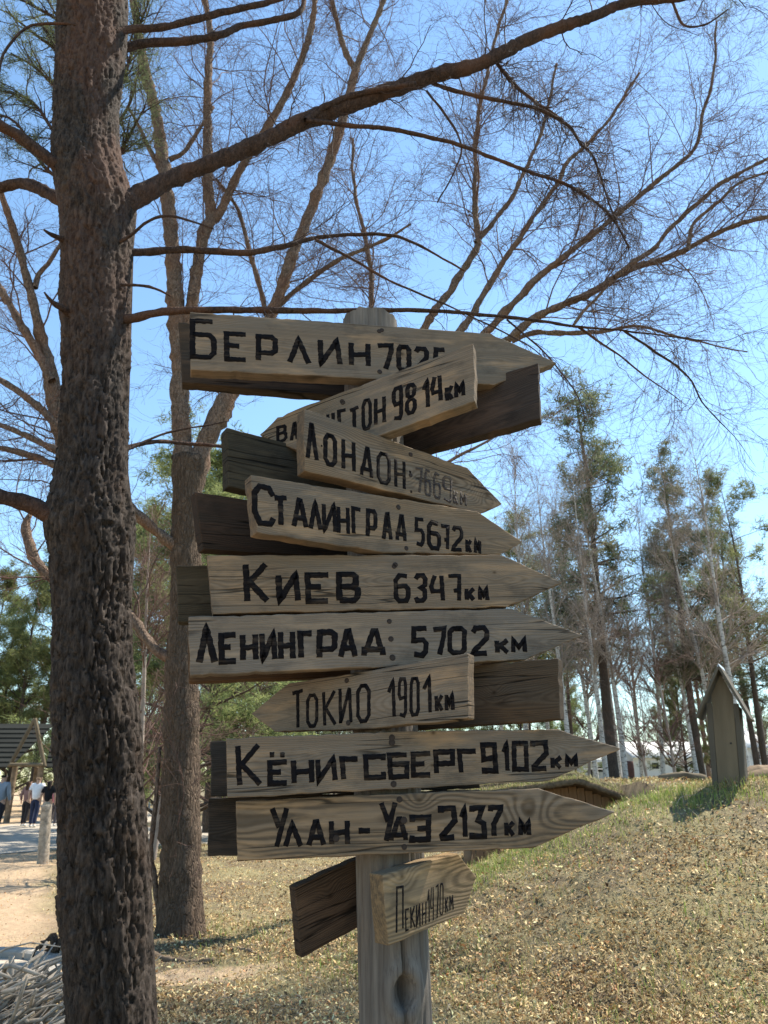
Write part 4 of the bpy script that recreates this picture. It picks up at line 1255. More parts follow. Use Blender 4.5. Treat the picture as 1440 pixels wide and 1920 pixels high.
def make_tree(kind, seed, h, label, cat='tree', group=None):
    rs = np.random.default_rng(seed)
    root = empty({'pine': 'pine_tree', 'young': 'pine_tree', 'spire': 'conifer_tree', 'birch': 'birch_tree', 'bare': 'bare_tree', 'orange': 'pine_tree'}[kind])
    tag(root, label, cat, group)
    if kind in ('pine', 'orange'):
        P, r, B, br = tree_paths(h, h * .0105, rs.uniform(-.02, .02), rs, 46, lambda t: h * (.26 - .20 * (t - .3)) * .8, .38, lambda t: 1.25 - .5 * t, .02)
        mt, mb = (M['bark_stem'], M['bark_stem']) if kind == 'orange' else (M['bark_pine'], M['bark_pine'])
    elif kind == 'young':
        P, r, B, br = tree_paths(h, h * .012, rs.uniform(-.02, .02), rs, 75, lambda t: h * (.34 * (1 - t) + .04), .05, lambda t: 1.2 - .4 * t, -.02)
        mt = mb = M['bark_pine']
    elif kind == 'spire':
        P, r, B, br = tree_paths(h, h * .0115, 0, rs, 90, lambda t: h * (.13 * (1 - t) ** .7 + .02), .28, lambda t: 1.5 - .5 * t, .01)
        mt = mb = M['bark_pine']
    elif kind == 'birch':
        P, r, B, br = tree_paths(h, h * .0085, rs.uniform(-.06, .06), rs, 34, lambda t: h * (.30 - .22 * t), .25, lambda t: .65 - .15 * t, -.01, wander=.10)
        mt, mb = M['birch'], M['twig_pale']
    else:
        P, r, B, br = tree_paths(h, h * .010, rs.uniform(-.1, .1), rs, 40, lambda t: h * (.40 - .28 * t), .08, lambda t: .8 - .2 * t, -.02, wander=.16)
        mt, mb = M['twig_pale'], M['twig_brown']
    a = Acc(); a.tubes(P[None], r[None], 10)
    o = link('trunk', a.mesh('trunk'), mt, root, smooth=True)
    a = Acc(); a.tubes(B, br, 4)
    if kind in ('birch', 'bare'):
        n2, n3 = (520, 2000) if kind == 'birch' else (560, 1700)
        q1 = spawn(B, br, n2, .1, 1, (h * .04, h * .13), 6, (.3, .8), .18, -.01, .45, .0042, rng=rs)
        a.tubes(q1[0], q1[1], 3)
        q2 = spawn(q1[0], q1[1], n3, .1, 1, (h * .02, h * .06), 4, (.3, .8), .24, .05, .6, .0034, rng=rs)
        a.tubes(q2[0], q2[1], 3)
        o = link('branches', a.mesh('branches'), mb, root)
        o['kind'] = 'stuff'
    else:
        q1 = spawn(B, br, 260, .3, 1, (h * .03, h * .09), 5, (.4, 1.0), .2, -.03, .5, .007, rng=rs)
        a.tubes(q1[0], q1[1], 3)
        o = link('branches', a.mesh('branches'), mb, root)
        o['kind'] = 'stuff'
        # needle clumps along the outer parts of the branchlets
        allp = np.concatenate([q1[0][:, 1:].reshape(-1, 3), B[:, 5:].reshape(-1, 3)])
        n = {'pine': 1050, 'orange': 950, 'young': 1900, 'spire': 1000}[kind]
        c = allp[rs.integers(0, len(allp), n)] + rs.normal(size=(n, 3)) * h * .008
        c1 = (0.28, 0.30, 0.12) if kind != 'spire' else (0.19, 0.19, 0.12)
        needle_object('crown', c, 16, h * .021, h * .0026, root, seed, c0=(0.07, .10, .04), c1=c1)
    return root

def copy_tree(o, parent=None):
    c = o.copy()
    COL.objects.link(c)
    c.parent = parent
    for ch in list(o.children):
        copy_tree(ch, c)
    return c

protos = {}
def forest(kind, variant, px, base_d, scale, rz, label, group=None, dz=0.0):
    key = (kind, variant)
    H = {'pine': 14, 'orange': 14, 'young': 10, 'spire': 16, 'birch': 13, 'bare': 7}[kind]
    p = at(px, 1470, base_d)
    x, y = p.x, base_d
    if key not in protos:
        o = make_tree(kind, hash(kind[0]) % 7 + variant * 17 + ord(kind[0]), H, label, 'tree', group)
        protos[key] = o
    else:
        o = copy_tree(protos[key])
        o['label'] = label
        if group: o['group'] = group
        elif 'group' in o: del o['group']
    o.location = (x, y, float(ground(x, y)) - .08 + dz)
    o.rotation_euler = (0, 0, rz)
    o.scale = (scale,) * 3
    return o

import zlib
def hash(s_): return zlib.crc32(s_.encode())
gN = 'trees standing farther back'
forest('spire', 0, 1153, 27, 1.02, 0, 'tall narrow conifer with dark trunk rising between pale birches right of the signpost')
forest('birch', 0, 1138, 25, .80, 1.0, 'white-stemmed bare birch just left of the tall narrow conifer')
forest('birch', 1, 1176, 26, .92, 2.0, 'mottled bare birch just right of the tall narrow conifer')
forest('birch', 2, 1075, 24, .78, .4, 'slender bare birch close behind the tips of the lower signs')
forest('birch', 0, 985, 30, 1.08, 3.0, 'pale many-branched bare birch rising beside the point of the ЛОНДОН board')
forest('pine', 0, 1000, 34, .86, 1.0, 'rounded green pine behind the bare birches beside the sign points')
forest('pine', 1, 1080, 42, .95, 2.0, 'pine with sparse crown behind the tall conifer on its left')
forest('bare', 0, 1215, 22, .62, 0, 'small bare tree with pale limbs in front of the white tent')
forest('bare', 1, 1268, 20, .64, 1.5, 'small bare tree with twisted stem left of the wooden vent box')
forest('birch', 2, 1205, 34, .80, 4.0, 'thin birch in the gap right of the tall conifer')
forest('young', 0, 1290, 33, .55, .4, 'low young pine beside the wooden vent box')
forest('spire', 1, 1318, 30, .88, 1.0, 'pointed pine directly above the wooden vent box')
forest('birch', 1, 1358, 27, .86, 2.4, 'tall white birch behind the right roof slope of the vent box')
forest('birch', 0, 1408, 25, .95, 5.0, 'leaning white birch near the right picture edge')
forest('pine', 2, 1440, 30, .88, 0, 'dense green pine cut by the right picture edge')
forest('orange', 0, 1332, 38, .80, 1.0, 'orange-stemmed pine behind the vent box roof')
forest('birch', 2, 1285, 38, .92, 1.4, 'hazy bare birch left of the pointed pine')
forest('spire', 0, 1425, 44, 1.0, 2.4, 'far conifer behind the leaning birch')
forest('birch', 0, 940, 38, 1.0, 2.2, 'faint bare birch farthest left behind the sign points')
forest('bare', 0, 1105, 33, 1.0, 3.0, 'brown bare tree filling the gap under the tall conifer')
forest('bare', 1, 1340, 33, .95, 1.0, 'brown bare tree behind the vent box')
for px_, d_, s_, v_, l_ in ((1040, 36, 1.0, 1, 'hazy birch between the rounded pine and the slender birch'), (1165, 38, 1.0, 2, 'far pale birch filling the lower gap right of the tall conifer'), (1245, 31, .86, 0, 'pale birch above the white tent'), (1310, 29, .78, 2, 'bare birch rising just left of the vent box roof'), (1385, 33, .98, 1, 'birch between the tall white birch and the leaning one'), (1120, 31, .95, 1, 'thin bare birch left of the tall conifer trunk')):
    forest('birch', v_, px_, d_, s_, d_ * 1.3, l_)
# left side
forest('young', 0, 15, 48, 1.5, 0, 'bright green pine left of the big trunk behind the pavilion roof')
forest('young', 1, -60, 50, 1.55, 2.0, 'green pine at the left picture edge')
forest('pine', 0, 60, 47, 1.28, 4.0, 'dark green pine crown just left of the big trunk')
forest('young', 1, 345, 21, 1.12, 1.0, 'green pine seen between the big pine trunk and the brown forked trunk')
forest('young', 0, 395, 26, 1.36, 2.2, 'green pine behind the left ends of the boards')
forest('orange', 0, 388, 30, .70, 3.0, 'thin orange-stemmed pine just right of the brown forked trunk')
forest('bare', 2, 270, 14, .95, 1.0, 'tangled bare tree between the two near trunks')
forest('bare', 0, 300, 17, 1.0, 4.0, 'bare shrubby tree behind the foot of the brown forked trunk')
forest('bare', 1, 450, 24, .9, 0, 'bare brown tree seen under the ЛЕНИНГРАД board')
forest('pine', 1, 480, 34, .75, 5.0, 'pine behind the left half of the boards')
forest('young', 0, 225, 42, 1.75, 2.9, 'tall bushy pine right behind the big pine trunk')
forest('bare', 1, 230, 20, 1.05, 2, 'bare tree half hidden by the big pine trunk')
forest('pine', 1, 300, 27, 1.06, 1.2, 'dull green pine rising behind the fork of the brown trunk')
forest('spire', 1, 330, 44, .75, 2, 'dark conifer deep between the near trunks')
rsf = random.Random(3)
kk_ = ['pine', 'young', 'pine', 'orange', 'young', 'bare', 'birch', 'spire']
n_ = 0
for row, (d0, st) in enumerate(((46, 78), (58, 66), (74, 52))):
    px = -260 + row * 20
    while px < 1720:
        k_ = rsf.choice(kk_)
        sc_ = {'pine': .9, 'young': 1.1, 'orange': .85, 'bare': 1.5, 'birch': .85, 'spire': .72}[k_] * rsf.uniform(.75, 1.05)
        if px > 820: sc_ *= .86
        if 1090 < px < 1400 and row == 0:
            px += st; continue
        forest(k_, rsf.choice([0, 1]), px + rsf.uniform(-18, 18), d0 + rsf.uniform(-3, 6), sc_, rsf.uniform(0, 6), {'pine': 'far broad pine in the tree line', 'young': 'far bushy pine in the tree line', 'orange': 'far orange-stemmed pine in the tree line', 'bare': 'far bare tree in the tree line', 'birch': 'far birch in the tree line', 'spire': 'far pointed conifer in the tree line'}[k_], {'pine': 'broad pines in the far tree line', 'young': 'bushy pines in the far tree line', 'orange': 'orange-stemmed pines in the far tree line', 'bare': 'bare trees in the far tree line', 'birch': 'birches in the far tree line', 'spire': 'pointed conifers in the far tree line'}[k_])
        px += st

# green needles on sprays of a pine standing right behind the big trunk (upper left)
rs = np.random.default_rng(77)
up = empty('pine_tree', (at(150, 1470, 7.4).x, 7.4, float(ground(-3.2, 7.4)) - .05))
tag(up, 'pine hidden behind the big trunk, its green sprays showing at the upper left', 'tree')
offu = np.array(up.location)
P, r = limb3([(172, 1900, 60, 7.4), (172, 1400, 52, 7.4), (170, 900, 44, 7.4), (172, 400, 34, 7.4), (175, 100, 26, 7.4), (178, -200, 18, 7.4)])
path, rad = smooth_path(P, r, .15)
a = Acc(); limb_mesh(a, path - offu, rad, 10, .06, 5)
link('trunk', a.mesh('trunk'), M['bark_pine'], up, smooth=True)
sp = []
for q in ([(172, 300), (130, 200), (70, 130), (20, 100)], [(172, 330), (110, 260), (60, 190), (0, 170)], [(172, 360), (90, 320), (30, 230), (-30, 210)], [(174, 300), (215, 240), (245, 190), (262, 120)], [(174, 330), (220, 290), (250, 240), (272, 200)], [(172, 200), (120, 110), (60, 60), (10, 20)], [(173, 250), (230, 150), (258, 60), (280, 0)], [(172, 180), (130, 60), (60, 10), (0, -20)]):
    P, r = limb3([(a_, b_, 9 - 2 * i, 7.4 - .25 * i) for i, (a_, b_) in enumerate(q)])
    pth, rd = smooth_path(P, r, .1)
    sp.append((pth, rd))
q1 = spawn([s_[0] for s_ in sp], [s_[1] for s_ in sp], 170, .25, 1, (.2, .7), 6, (.3, 1), .2, .0, .6, .004)
q2 = spawn(q1[0], q1[1], 620, .1, 1, (.1, .35), 4, (.3, 1), .25, .0, .6, .003)
a = Acc()
for pth, rd in sp: a.tubes(pth[None] - offu, rd[None], 6)
a.tubes(q1[0] - offu, q1[1], 4).tubes(q2[0] - offu, q2[1], 3)
o = link('branches', a.mesh('branches'), M['twig_dark'], up); o['kind'] = 'stuff'
cc = q2[0][:, 1:].reshape(-1, 3)
sel_ = rs.random(len(cc)) < .55
needle_object('needles', cc[sel_] - offu, 14, .12, .006, up, 9, c0=(.06, .075, .035), c1=(.17, .19, .09))

# ------------------------------------------------------------------ small building helpers
def box_mesh(name, sx, sy, sz, bevel=0.0, cz0=True):
    bm = bmesh.new()
    bmesh.ops.create_cube(bm, size=1, matrix=Matrix.Diagonal((sx, sy, sz, 1)))
    if cz0:
        bmesh.ops.translate(bm, verts=bm.verts, vec=(0, 0, sz / 2))
    if bevel:
        bmesh.ops.bevel(bm, geom=list(bm.edges), offset=bevel, segments=1, affect='EDGES')
    me = bpy.data.meshes.new(name); bm.to_mesh(me); bm.free()
    return me
def part(name, me, mat, parent, loc=(0, 0, 0), rot=(0, 0, 0), smooth=False):
    o = link(name, me, mat, parent, smooth)
    o.location = loc
    o.rotation_euler = rot
    return o
def prism_mesh(name, poly, y0, y1):
    """poly: (x,z) outline, extruded between y0 and y1"""
    n = len(poly)
    V = [(x, y0, z) for x, z in poly] + [(x, y1, z) for x, z in poly]
    me = bpy.data.meshes.new(name)
    Fs = [tuple(range(n)), tuple(range(2 * n - 1, n - 1, -1))] + [(i, i + n, (i + 1) % n + n, (i + 1) % n) for i in range(n)]
    me.from_pydata(V, [], Fs)
    bm = bmesh.new(); bm.from_mesh(me)
    bmesh.ops.recalc_face_normals(bm, faces=bm.faces)
    bm.to_mesh(me); bm.free()
    return me
def tube_obj(name, pts, rads, mat, parent, sides=8, rough=.08, seed=1, step=.05):
    path, rad = smooth_path(pts, rads, step)
    a = Acc(); limb_mesh(a, path, rad, sides, rough, seed)
    V = a.V[0]
    s_ = len(path) * sides
    F = np.vstack([a.F[0], np.array([((j + 1) % sides, j, s_ + 1, s_ + 1) for j in range(sides)])])
    return link(name, np_mesh(name, V, F), mat, parent, smooth=True)
def gz(x, y): return float(ground(x, y))

M['old_board'] = simple_mat('old_board', (0.13, 0.105, 0.072), .35, 3, .9, .4, (1, 1, .15), .1)
M['old_board2'] = simple_mat('old_board_grey', (0.10, 0.088, 0.070), .3, 3, .9, .4, (1, 1, .15), .1)
M['log'] = simple_mat('log_wood', (0.17, 0.125, 0.085), .4, 6, .95, .7, (1, 1, 1), .1)
M['stick'] = simple_mat('dry_stick', (0.31, 0.26, 0.205), .45, 14, .85, .4, (1, 1, 1), .15)
M['concrete'] = simple_mat('kerb_concrete', (0.30, 0.275, 0.24), .2, 12, .9, .5)
M['ash'] = simple_mat('pale_sand', (0.36, 0.31, 0.25), .2, 9, .95, .5)
M['canvas'] = simple_mat('tent_canvas', (0.74, 0.73, 0.71), .06, 1.5, .8)
M['dark'] = simple_mat('dark_opening', (0.03, 0.03, 0.035), .2, 5)
M['metal'] = simple_mat('zinc_sheet', (0.45, 0.47, 0.5), .15, 6, .35, 0, (1, 1, 1), .6)
M['rustpost'] = simple_mat('rust_post', (0.07, 0.035, 0.03), .3, 12)
M['roofwood'] = simple_mat('roof_boards', (0.020, 0.021, 0.018), .35, 2.5, .9, .4, (.15, 1, 1))
M['turfside'] = simple_mat('turf_earth', (0.13, 0.095, 0.06), .5, 14, .95, .8)
M['plank_orange'] = simple_mat('wall_plank', (0.25, 0.15, 0.085), .4, 5, .9, .5, (1, 1, .15))

# ------------------------------------------------------------------ wooden vent box on the mound
vx = at(1370, 1474, 8.35).x
vent = empty('vent_box', (vx, 8.35, gz(vx, 8.35) - .05), R(-31))
vent.rotation_euler = (0, R(4.0), R(-31))
tag(vent, 'tall narrow wooden box with a steep gable roof standing on the mound', 'vent box')
bh = .74
part('front_board', prism_mesh('front_board', [(-.105, 0), (.105, 0), (.105, bh + .22), (.004, bh + .43), (-.004, bh + .43), (-.105, bh + .22)], -.125, -.10), M['old_board'], vent)
part('corner_board', box_mesh('corner_board', .055, .03, bh + .13, .003), M['old_board2'], vent, (-.136, -.115, 0))
part('corner_board', box_mesh('corner_board', .05, .03, bh + .13, .003), M['old_board2'], vent, (.134, -.118, 0))
for sx in (-1, 1):
    for k in range(2):
        part('side_board', box_mesh('side_board', .025, .105, bh + .10, .003), M['old_board2'], vent, (sx * .149, -.048 + k * .11, 0))
part('back_board', box_mesh('back_board', .30, .024, bh, .003), M['old_board2'], vent, (0, .13, 0))
rl = .60
for sx in (-1, 1):
    me = box_mesh('roof_board', .026, .42, rl, .004)
    o = part('roof_board', me, M['old_board2'], vent, (sx * .262, -.02, bh - .035), (0, -sx * R(25.5), 0))
part('ridge_cap', prism_mesh('ridge_cap', [(-.075, bh + .365), (0, bh + .535), (.075, bh + .365), (.068, bh + .362), (0, bh + .515), (-.068, bh + .362)], -.2, .2), M['metal'], vent, (0, -.015, 0.012))
o = part('knot', box_mesh('knot', .02, .004, .018, .004), M['dark'], vent, (.05, -.1255, .45))

# ------------------------------------------------------------------ dugout with turf roof behind the mound
dY = 10.75
def dz_(px, py): return at(px, py, dY).z
dx_ = lambda px: at(px, 1480, dY).x
dug = empty('dugout', (dx_(1020), dY, -.25))
tag(dug, 'half-buried dugout behind the mound with a grassy turf roof over a plank wall', 'dugout')
do = dug.location
rl_ = [(800, 1492), (860, 1478), (930, 1468), (1000, 1459), (1045, 1452), (1078, 1449), (1110, 1460), (1150, 1476), (1205, 1499)]
top = [(dx_(a), dz_(a, b)) for a, b in rl_]
nseg = 60
txs = np.linspace(top[0][0], top[-1][0], nseg)
tzs = np.interp(txs, [t[0] for t in top], [t[1] for t in top])
def turf(name, y0, y1, drop, thick, seed, mat):
    rs = np.random.default_rng(seed)
    ys = np.linspace(y0, y1, 14)
    Vt = np.array([[(x - do.x, y - do.y, z - drop - do.z + .02 * mnoise.noise(Vector((x * 5, y * 5, seed))) - .12 * ((y - y0) / (y1 - y0)) ** 2) for x, z in zip(txs, tzs)] for y in ys])
    Vb = Vt.copy(); Vb[..., 2] -= thick + .03 * rs.random(Vb.shape[:2])
    n = nseg
    V = np.vstack([Vt.reshape(-1, 3), Vb.reshape(-1, 3)])
    i = np.arange(13)[:, None] * n + np.arange(n - 1)[None]
    F = np.stack([i, i + 1, i + n + 1, i + n], -1).reshape(-1, 4)
    o_ = 14 * n
    Fb = F[:, ::-1] + o_
    fr = np.array([(k + 1, k, k + o_, k + 1 + o_) for k in range(n - 1)])
    sd = np.array([(k * n, (k + 1) * n, (k + 1) * n + o_, k * n + o_) for k in range(13)])
    sd2 = np.array([((k + 1) * n + n - 1, k * n + n - 1, k * n + n - 1 + o_, (k + 1) * n + n - 1 + o_) for k in range(13)])
    return link(name, np_mesh(name, V, np.vstack([F, Fb, fr, sd, sd2])), mat, dug)
turf('turf_roof', dY - .1, dY + 3.2, 0.0, .05, 2, M['ground'])
turf('turf_layer', dY - .35, dY + .4, .075, .055, 3, M['turfside'])
x = dx_(880)
rs_ = random.Random(4)
PLK = [box_mesh('plank', .105, .03, 1.0, .005) for _ in range(1)][0]
PLK.materials.append(M['plank_orange'])
while x < dx_(1185):
    zt = np.interp(x, txs, tzs) - .17
    o = bpy.data.objects.new('plank', PLK); COL.objects.link(o); o.parent = dug
    o.location = (x - do.x, rs_.uniform(-.008, .008), 0)
    o.scale = (rs_.uniform(.94, 1.0), 1, zt - do.z)
    x += .108
tube_obj('beam', [(dx_(850) - do.x, -1.45, .86 + .25), (dx_(900) - do.x, -1.45, .875 + .25), (dx_(1000) - do.x, -1.45, .90 + .25)], [.05, .05, .05], M['log'], dug, 10)
for k, xx in enumerate((.95, 1.45, 2.0)):
    tube_obj('prop_post', [(xx - do.x, -1.45, 0), (xx - do.x + .01, -1.45, 1.08)], [.05, .045], M['log'], dug, 8, seed=k)

# logs and posts on the mound and beyond
def ground_log(pts, r, label, mat='log', sink=.3, cat='log'):
    P = [at(a, 1470, d) for a, b, d in pts]
    P = [Vector((p.x, p.y, gz(p.x, p.y) + r * (1 - sink) + dz)) for p, (a, b, d) in zip(P, pts) for dz in [b]]
    e = empty('log', P[0]); tag(e, label, cat)
    tube_obj('trunk_piece', [tuple(p - P[0]) for p in P], [r, r * 1.05, r * .9][:len(P)] if len(P) <= 3 else [r] * len(P), M[mat], e, 12, .1, len(label), .08)
ground_log([(1392, .02, 9.0), (1430, .05, 9.1), (1480, .09, 9.2)], .075, 'mossy log lying on the mound right beside the vent box, the upper one')
ground_log([(1395, -.02, 8.75), (1440, -.0, 8.8), (1490, .02, 8.8)], .07, 'weathered log lying lower on the mound at the right picture edge')
ground_log([(1240, 0, 10.2), (1280, .02, 10.0), (1325, .02, 9.9)], .06, 'low grey log on the grass between the rusty post and the vent box', 'old_board')
p = at(1186, 1470, 12.2)
po = empty('marker_post', (p.x, p.y, gz(p.x, p.y) - .1)); tag(po, 'short dark reddish post standing beyond the turf roof', 'post')
po['label'] = 'short dark reddish post standing beyond the turf roof'
ztp = at(1186, 1427, 12.2).z
tube_obj('shaft', [(0, 0, 0), (0, 0, ztp - po.location.z)], [.05, .048], M['rustpost'], po, 10, .03)

# ------------------------------------------------------------------ tents and tables in the clearing
def tent(px0, px1, d, zw, za, label, wins, depth=5.0):
    x0, x1 = at(px0, 1470, d).x, at(px1, 1470, d).x
    g = gz((x0 + x1) / 2, d)
    e = empty('tent', ((x0 + x1) / 2, d, g - .05)); tag(e, label, 'tent')
    hw = (x1 - x0) / 2
    part('side_wall', box_mesh('side_wall', 2 * hw - .02, .04, zw), M['canvas'], e, (0, 0, 0))
    part('rear_wall', box_mesh('rear_wall', 2 * hw - .02, .04, zw), M['canvas'], e, (0, depth, 0))
    for sx in (-1, 1):
        me = bpy.data.meshes.new('gable_wall')
        X = sx * (hw + .0)
        me.from_pydata([(X, -.03, 0), (X, depth + .03, 0), (X, depth + .03, zw), (X, depth / 2, za - .03), (X, -.03, zw), (X - sx * .04, -.03, 0), (X - sx * .04, depth + .03, 0), (X - sx * .04, depth + .03, zw), (X - sx * .04, depth / 2, za - .03), (X - sx * .04, -.03, zw)], [], [(0, 1, 2, 3, 4), (9, 8, 7, 6, 5), (0, 4, 9, 5), (4, 3, 8, 9), (3, 2, 7, 8), (2, 1, 6, 7)])
        part('gable_wall', me, M['canvas'], e)
    for a_, b_ in ((-.25, depth / 2), (depth + .25, depth / 2)):
        za_ = zw - .12
        n = 24
        V = []
        for k in range(n):
            t = k / (n - 1)
            xx = -hw - .15 + (2 * hw + .3) * t
            sag = -.05 * math.sin(t * math.pi * 4) ** 2
            V += [(xx, a_, za_ + sag * .3), (xx, b_, za + sag)]
        F_ = [(2 * k, 2 * k + 2, 2 * k + 3, 2 * k + 1) for k in range(n - 1)]
        me = bpy.data.meshes.new('roof'); me.from_pydata(V, [], F_)
        o = part('roof', me, M['canvas'], e, smooth=True)
        sm = o.modifiers.new('cloth', 'SOLIDIFY'); sm.thickness = .03
    for wx, wz, ww, wh in wins:
        fr = part('window', box_mesh('window', ww + .16, .03, wh + .14), M['canvas'], e, (wx, -.036, wz - .07))
        part('pane', box_mesh('pane', ww, .02, wh), M['dark'], fr, (0, -.017, .07))
    return e
tent(1192, 1338, 50, 1.75, 2.75, 'white canvas tent with a small dark window in the clearing left of the vent box', [(1.35, .95, .42, .36), (-1.1, .95, .42, .36)])
tent(1088, 1176, 52, 1.5, 2.4, 'grey-white tent partly hidden behind the point of the КЁНИГСБЕРГ board', [(-.1, .75, .5, .3)])
tent(1392, 1450, 56, 2.6, 3.9, 'small pale tent seen beyond the log pile at the right edge', [(.2, 1.7, .5, .5)])
def table(px, d, w, label):
    p = at(px, 1470, d)
    e = empty('table', (p.x, p.y, gz(p.x, p.y) - .02)); tag(e, label, 'table')
    part('tabletop', box_mesh('tabletop', w, .7, .05, .01), M['canvas'], e, (0, 0, .74))
    for sx in (-1, 1):
        for sy in (-1, 1):
            part('leg', box_mesh('leg', .07, .07, .74), M['dark'], e, (sx * w * .28, sy * .25, 0))
table(1305, 43, 1.7, 'white-topped outdoor table with dark legs in front of the white tent')
table(1132, 43, 1.9, 'white-topped outdoor table near the КЁНИГСБЕРГ board point')

# ------------------------------------------------------------------ pavilion gate, bollard, people on the path
gY = 34.0
pav = empty('pavilion', (at(68, 1470, gY).x, gY, gz(-14, gY)))
tag(pav, 'dark wooden pavilion with a plank roof and open gable truss left of the big trunk', 'pavilion')
po_ = pav.location
rs_ = random.Random(9)
ze, zr = at(60, 1437, gY - 1).z, at(60, 1357, gY + 1).z
xa = 0.0
slope_x = at(68, 1400, gY).x - at(38, 1400, gY).x
nb = 9
for side in (-1, 1):
    for k in range(nb):
        t0_, t1_ = k / nb, (k + 1) / nb
        z0 = ze + (zr - ze) * t0_; z1 = ze + (zr - ze) * t1_
        y0 = -1 + 2 * t0_; y1 = -1 + 2 * t1_
        e0 = side * slope_x * (1 - t0_) + side * .04; e1 = side * slope_x * (1 - t1_) + side * .04
        fx = side * 6.5
        q = .03
        V = [(e0, y0 - .04, z0 - po_.z), (fx, y0 - .04, z0 - po_.z), (fx, y1, z1 - po_.z), (e1, y1, z1 - po_.z)]
        V = V + [(a_, b_ + q * .7, c_ - q * (1.8 if i_ < 2 else 1)) for i_, (a_, b_, c_) in enumerate(V)]
        V = [(a_, b_ - (.05 if i_ % 4 < 2 else 0), c_ - (.01 if i_ % 4 < 2 else 0)) for i_, (a_, b_, c_) in enumerate(V)]
        me = bpy.data.meshes.new('roof_plank')
        me.from_pydata(V, [], [(0, 1, 2, 3), (7, 6, 5, 4), (0, 4, 5, 1), (1, 5, 6, 2), (2, 6, 7, 3), (3, 7, 4, 0)])
        bm = bmesh.new(); bm.from_mesh(me); bmesh.ops.recalc_face_normals(bm, faces=bm.faces); bm.to_mesh(me); bm.free()
        part('roof_plank', me, M['roofwood'], pav)
    # rafters of the gable
    tube_obj('rafter', [(side * (slope_x + .05), -1.15, ze - po_.z - .02), (side * .0, -1.1, zr - po_.z + .05)], [.09, .09], M['old_board'], pav, 6, .02)
tube_obj('tie_beam', [(-slope_x, -1.25, ze - po_.z + .06), (slope_x, -1.25, ze - po_.z + .06)], [.08, .08], M['old_board'], pav, 6, .02)
for xx in (-slope_x * .72, slope_x * .85, -4.5, 4.5):
    for yy in (-1.1, 1.0):
        tube_obj('support_post', [(xx, yy, -.1), (xx, yy, ze - po_.z + .02)], [.13, .12], M['log'], pav, 8, .03)

bo = at(80, 1622, 16.6)
bol = empty('bollard', (bo.x, 16.6, gz(bo.x, 16.6) - .05)); tag(bol, 'pale peeled log bollard beside the path, leaning slightly right', 'bollard')
tp_ = at(85, 1509, 16.6)
tube_obj('shaft', [(0, 0, 0), (tp_.x - bo.x + .03, 0, tp_.z - bol.location.z)], [.115, .105], M['stick'], bol, 14, .02)
part('top_face', box_mesh('top_face', .12, .12, .012, .004), M['stick'], bol, (tp_.x - bo.x + .03, 0, tp_.z - bol.location.z - .004))

def skin_obj(name, verts, edges, radii, mat, parent, root=0, sub=2):
    me = bpy.data.meshes.new(name)
    me.from_pydata(verts, edges, [])
    o = link(name, me, mat, parent)
    sk = o.modifiers.new('skin', 'SKIN')
    sk.use_smooth_shade = True
    lay = me.skin_vertices[0].data if me.skin_vertices else None
    if lay is None:
        bm = bmesh.new(); bm.from_mesh(me); bm.verts.layers.skin.verify(); bm.to_mesh(me); bm.free()
        lay = me.skin_vertices[0].data
    for i, r in enumerate(radii):
        lay[i].radius = (r, r) if not isinstance(r, tuple) else r
        lay[i].use_root = (i == root)
    ss = o.modifiers.new('smooth', 'SUBSURF'); ss.levels = sub; ss.render_levels = sub
    return o

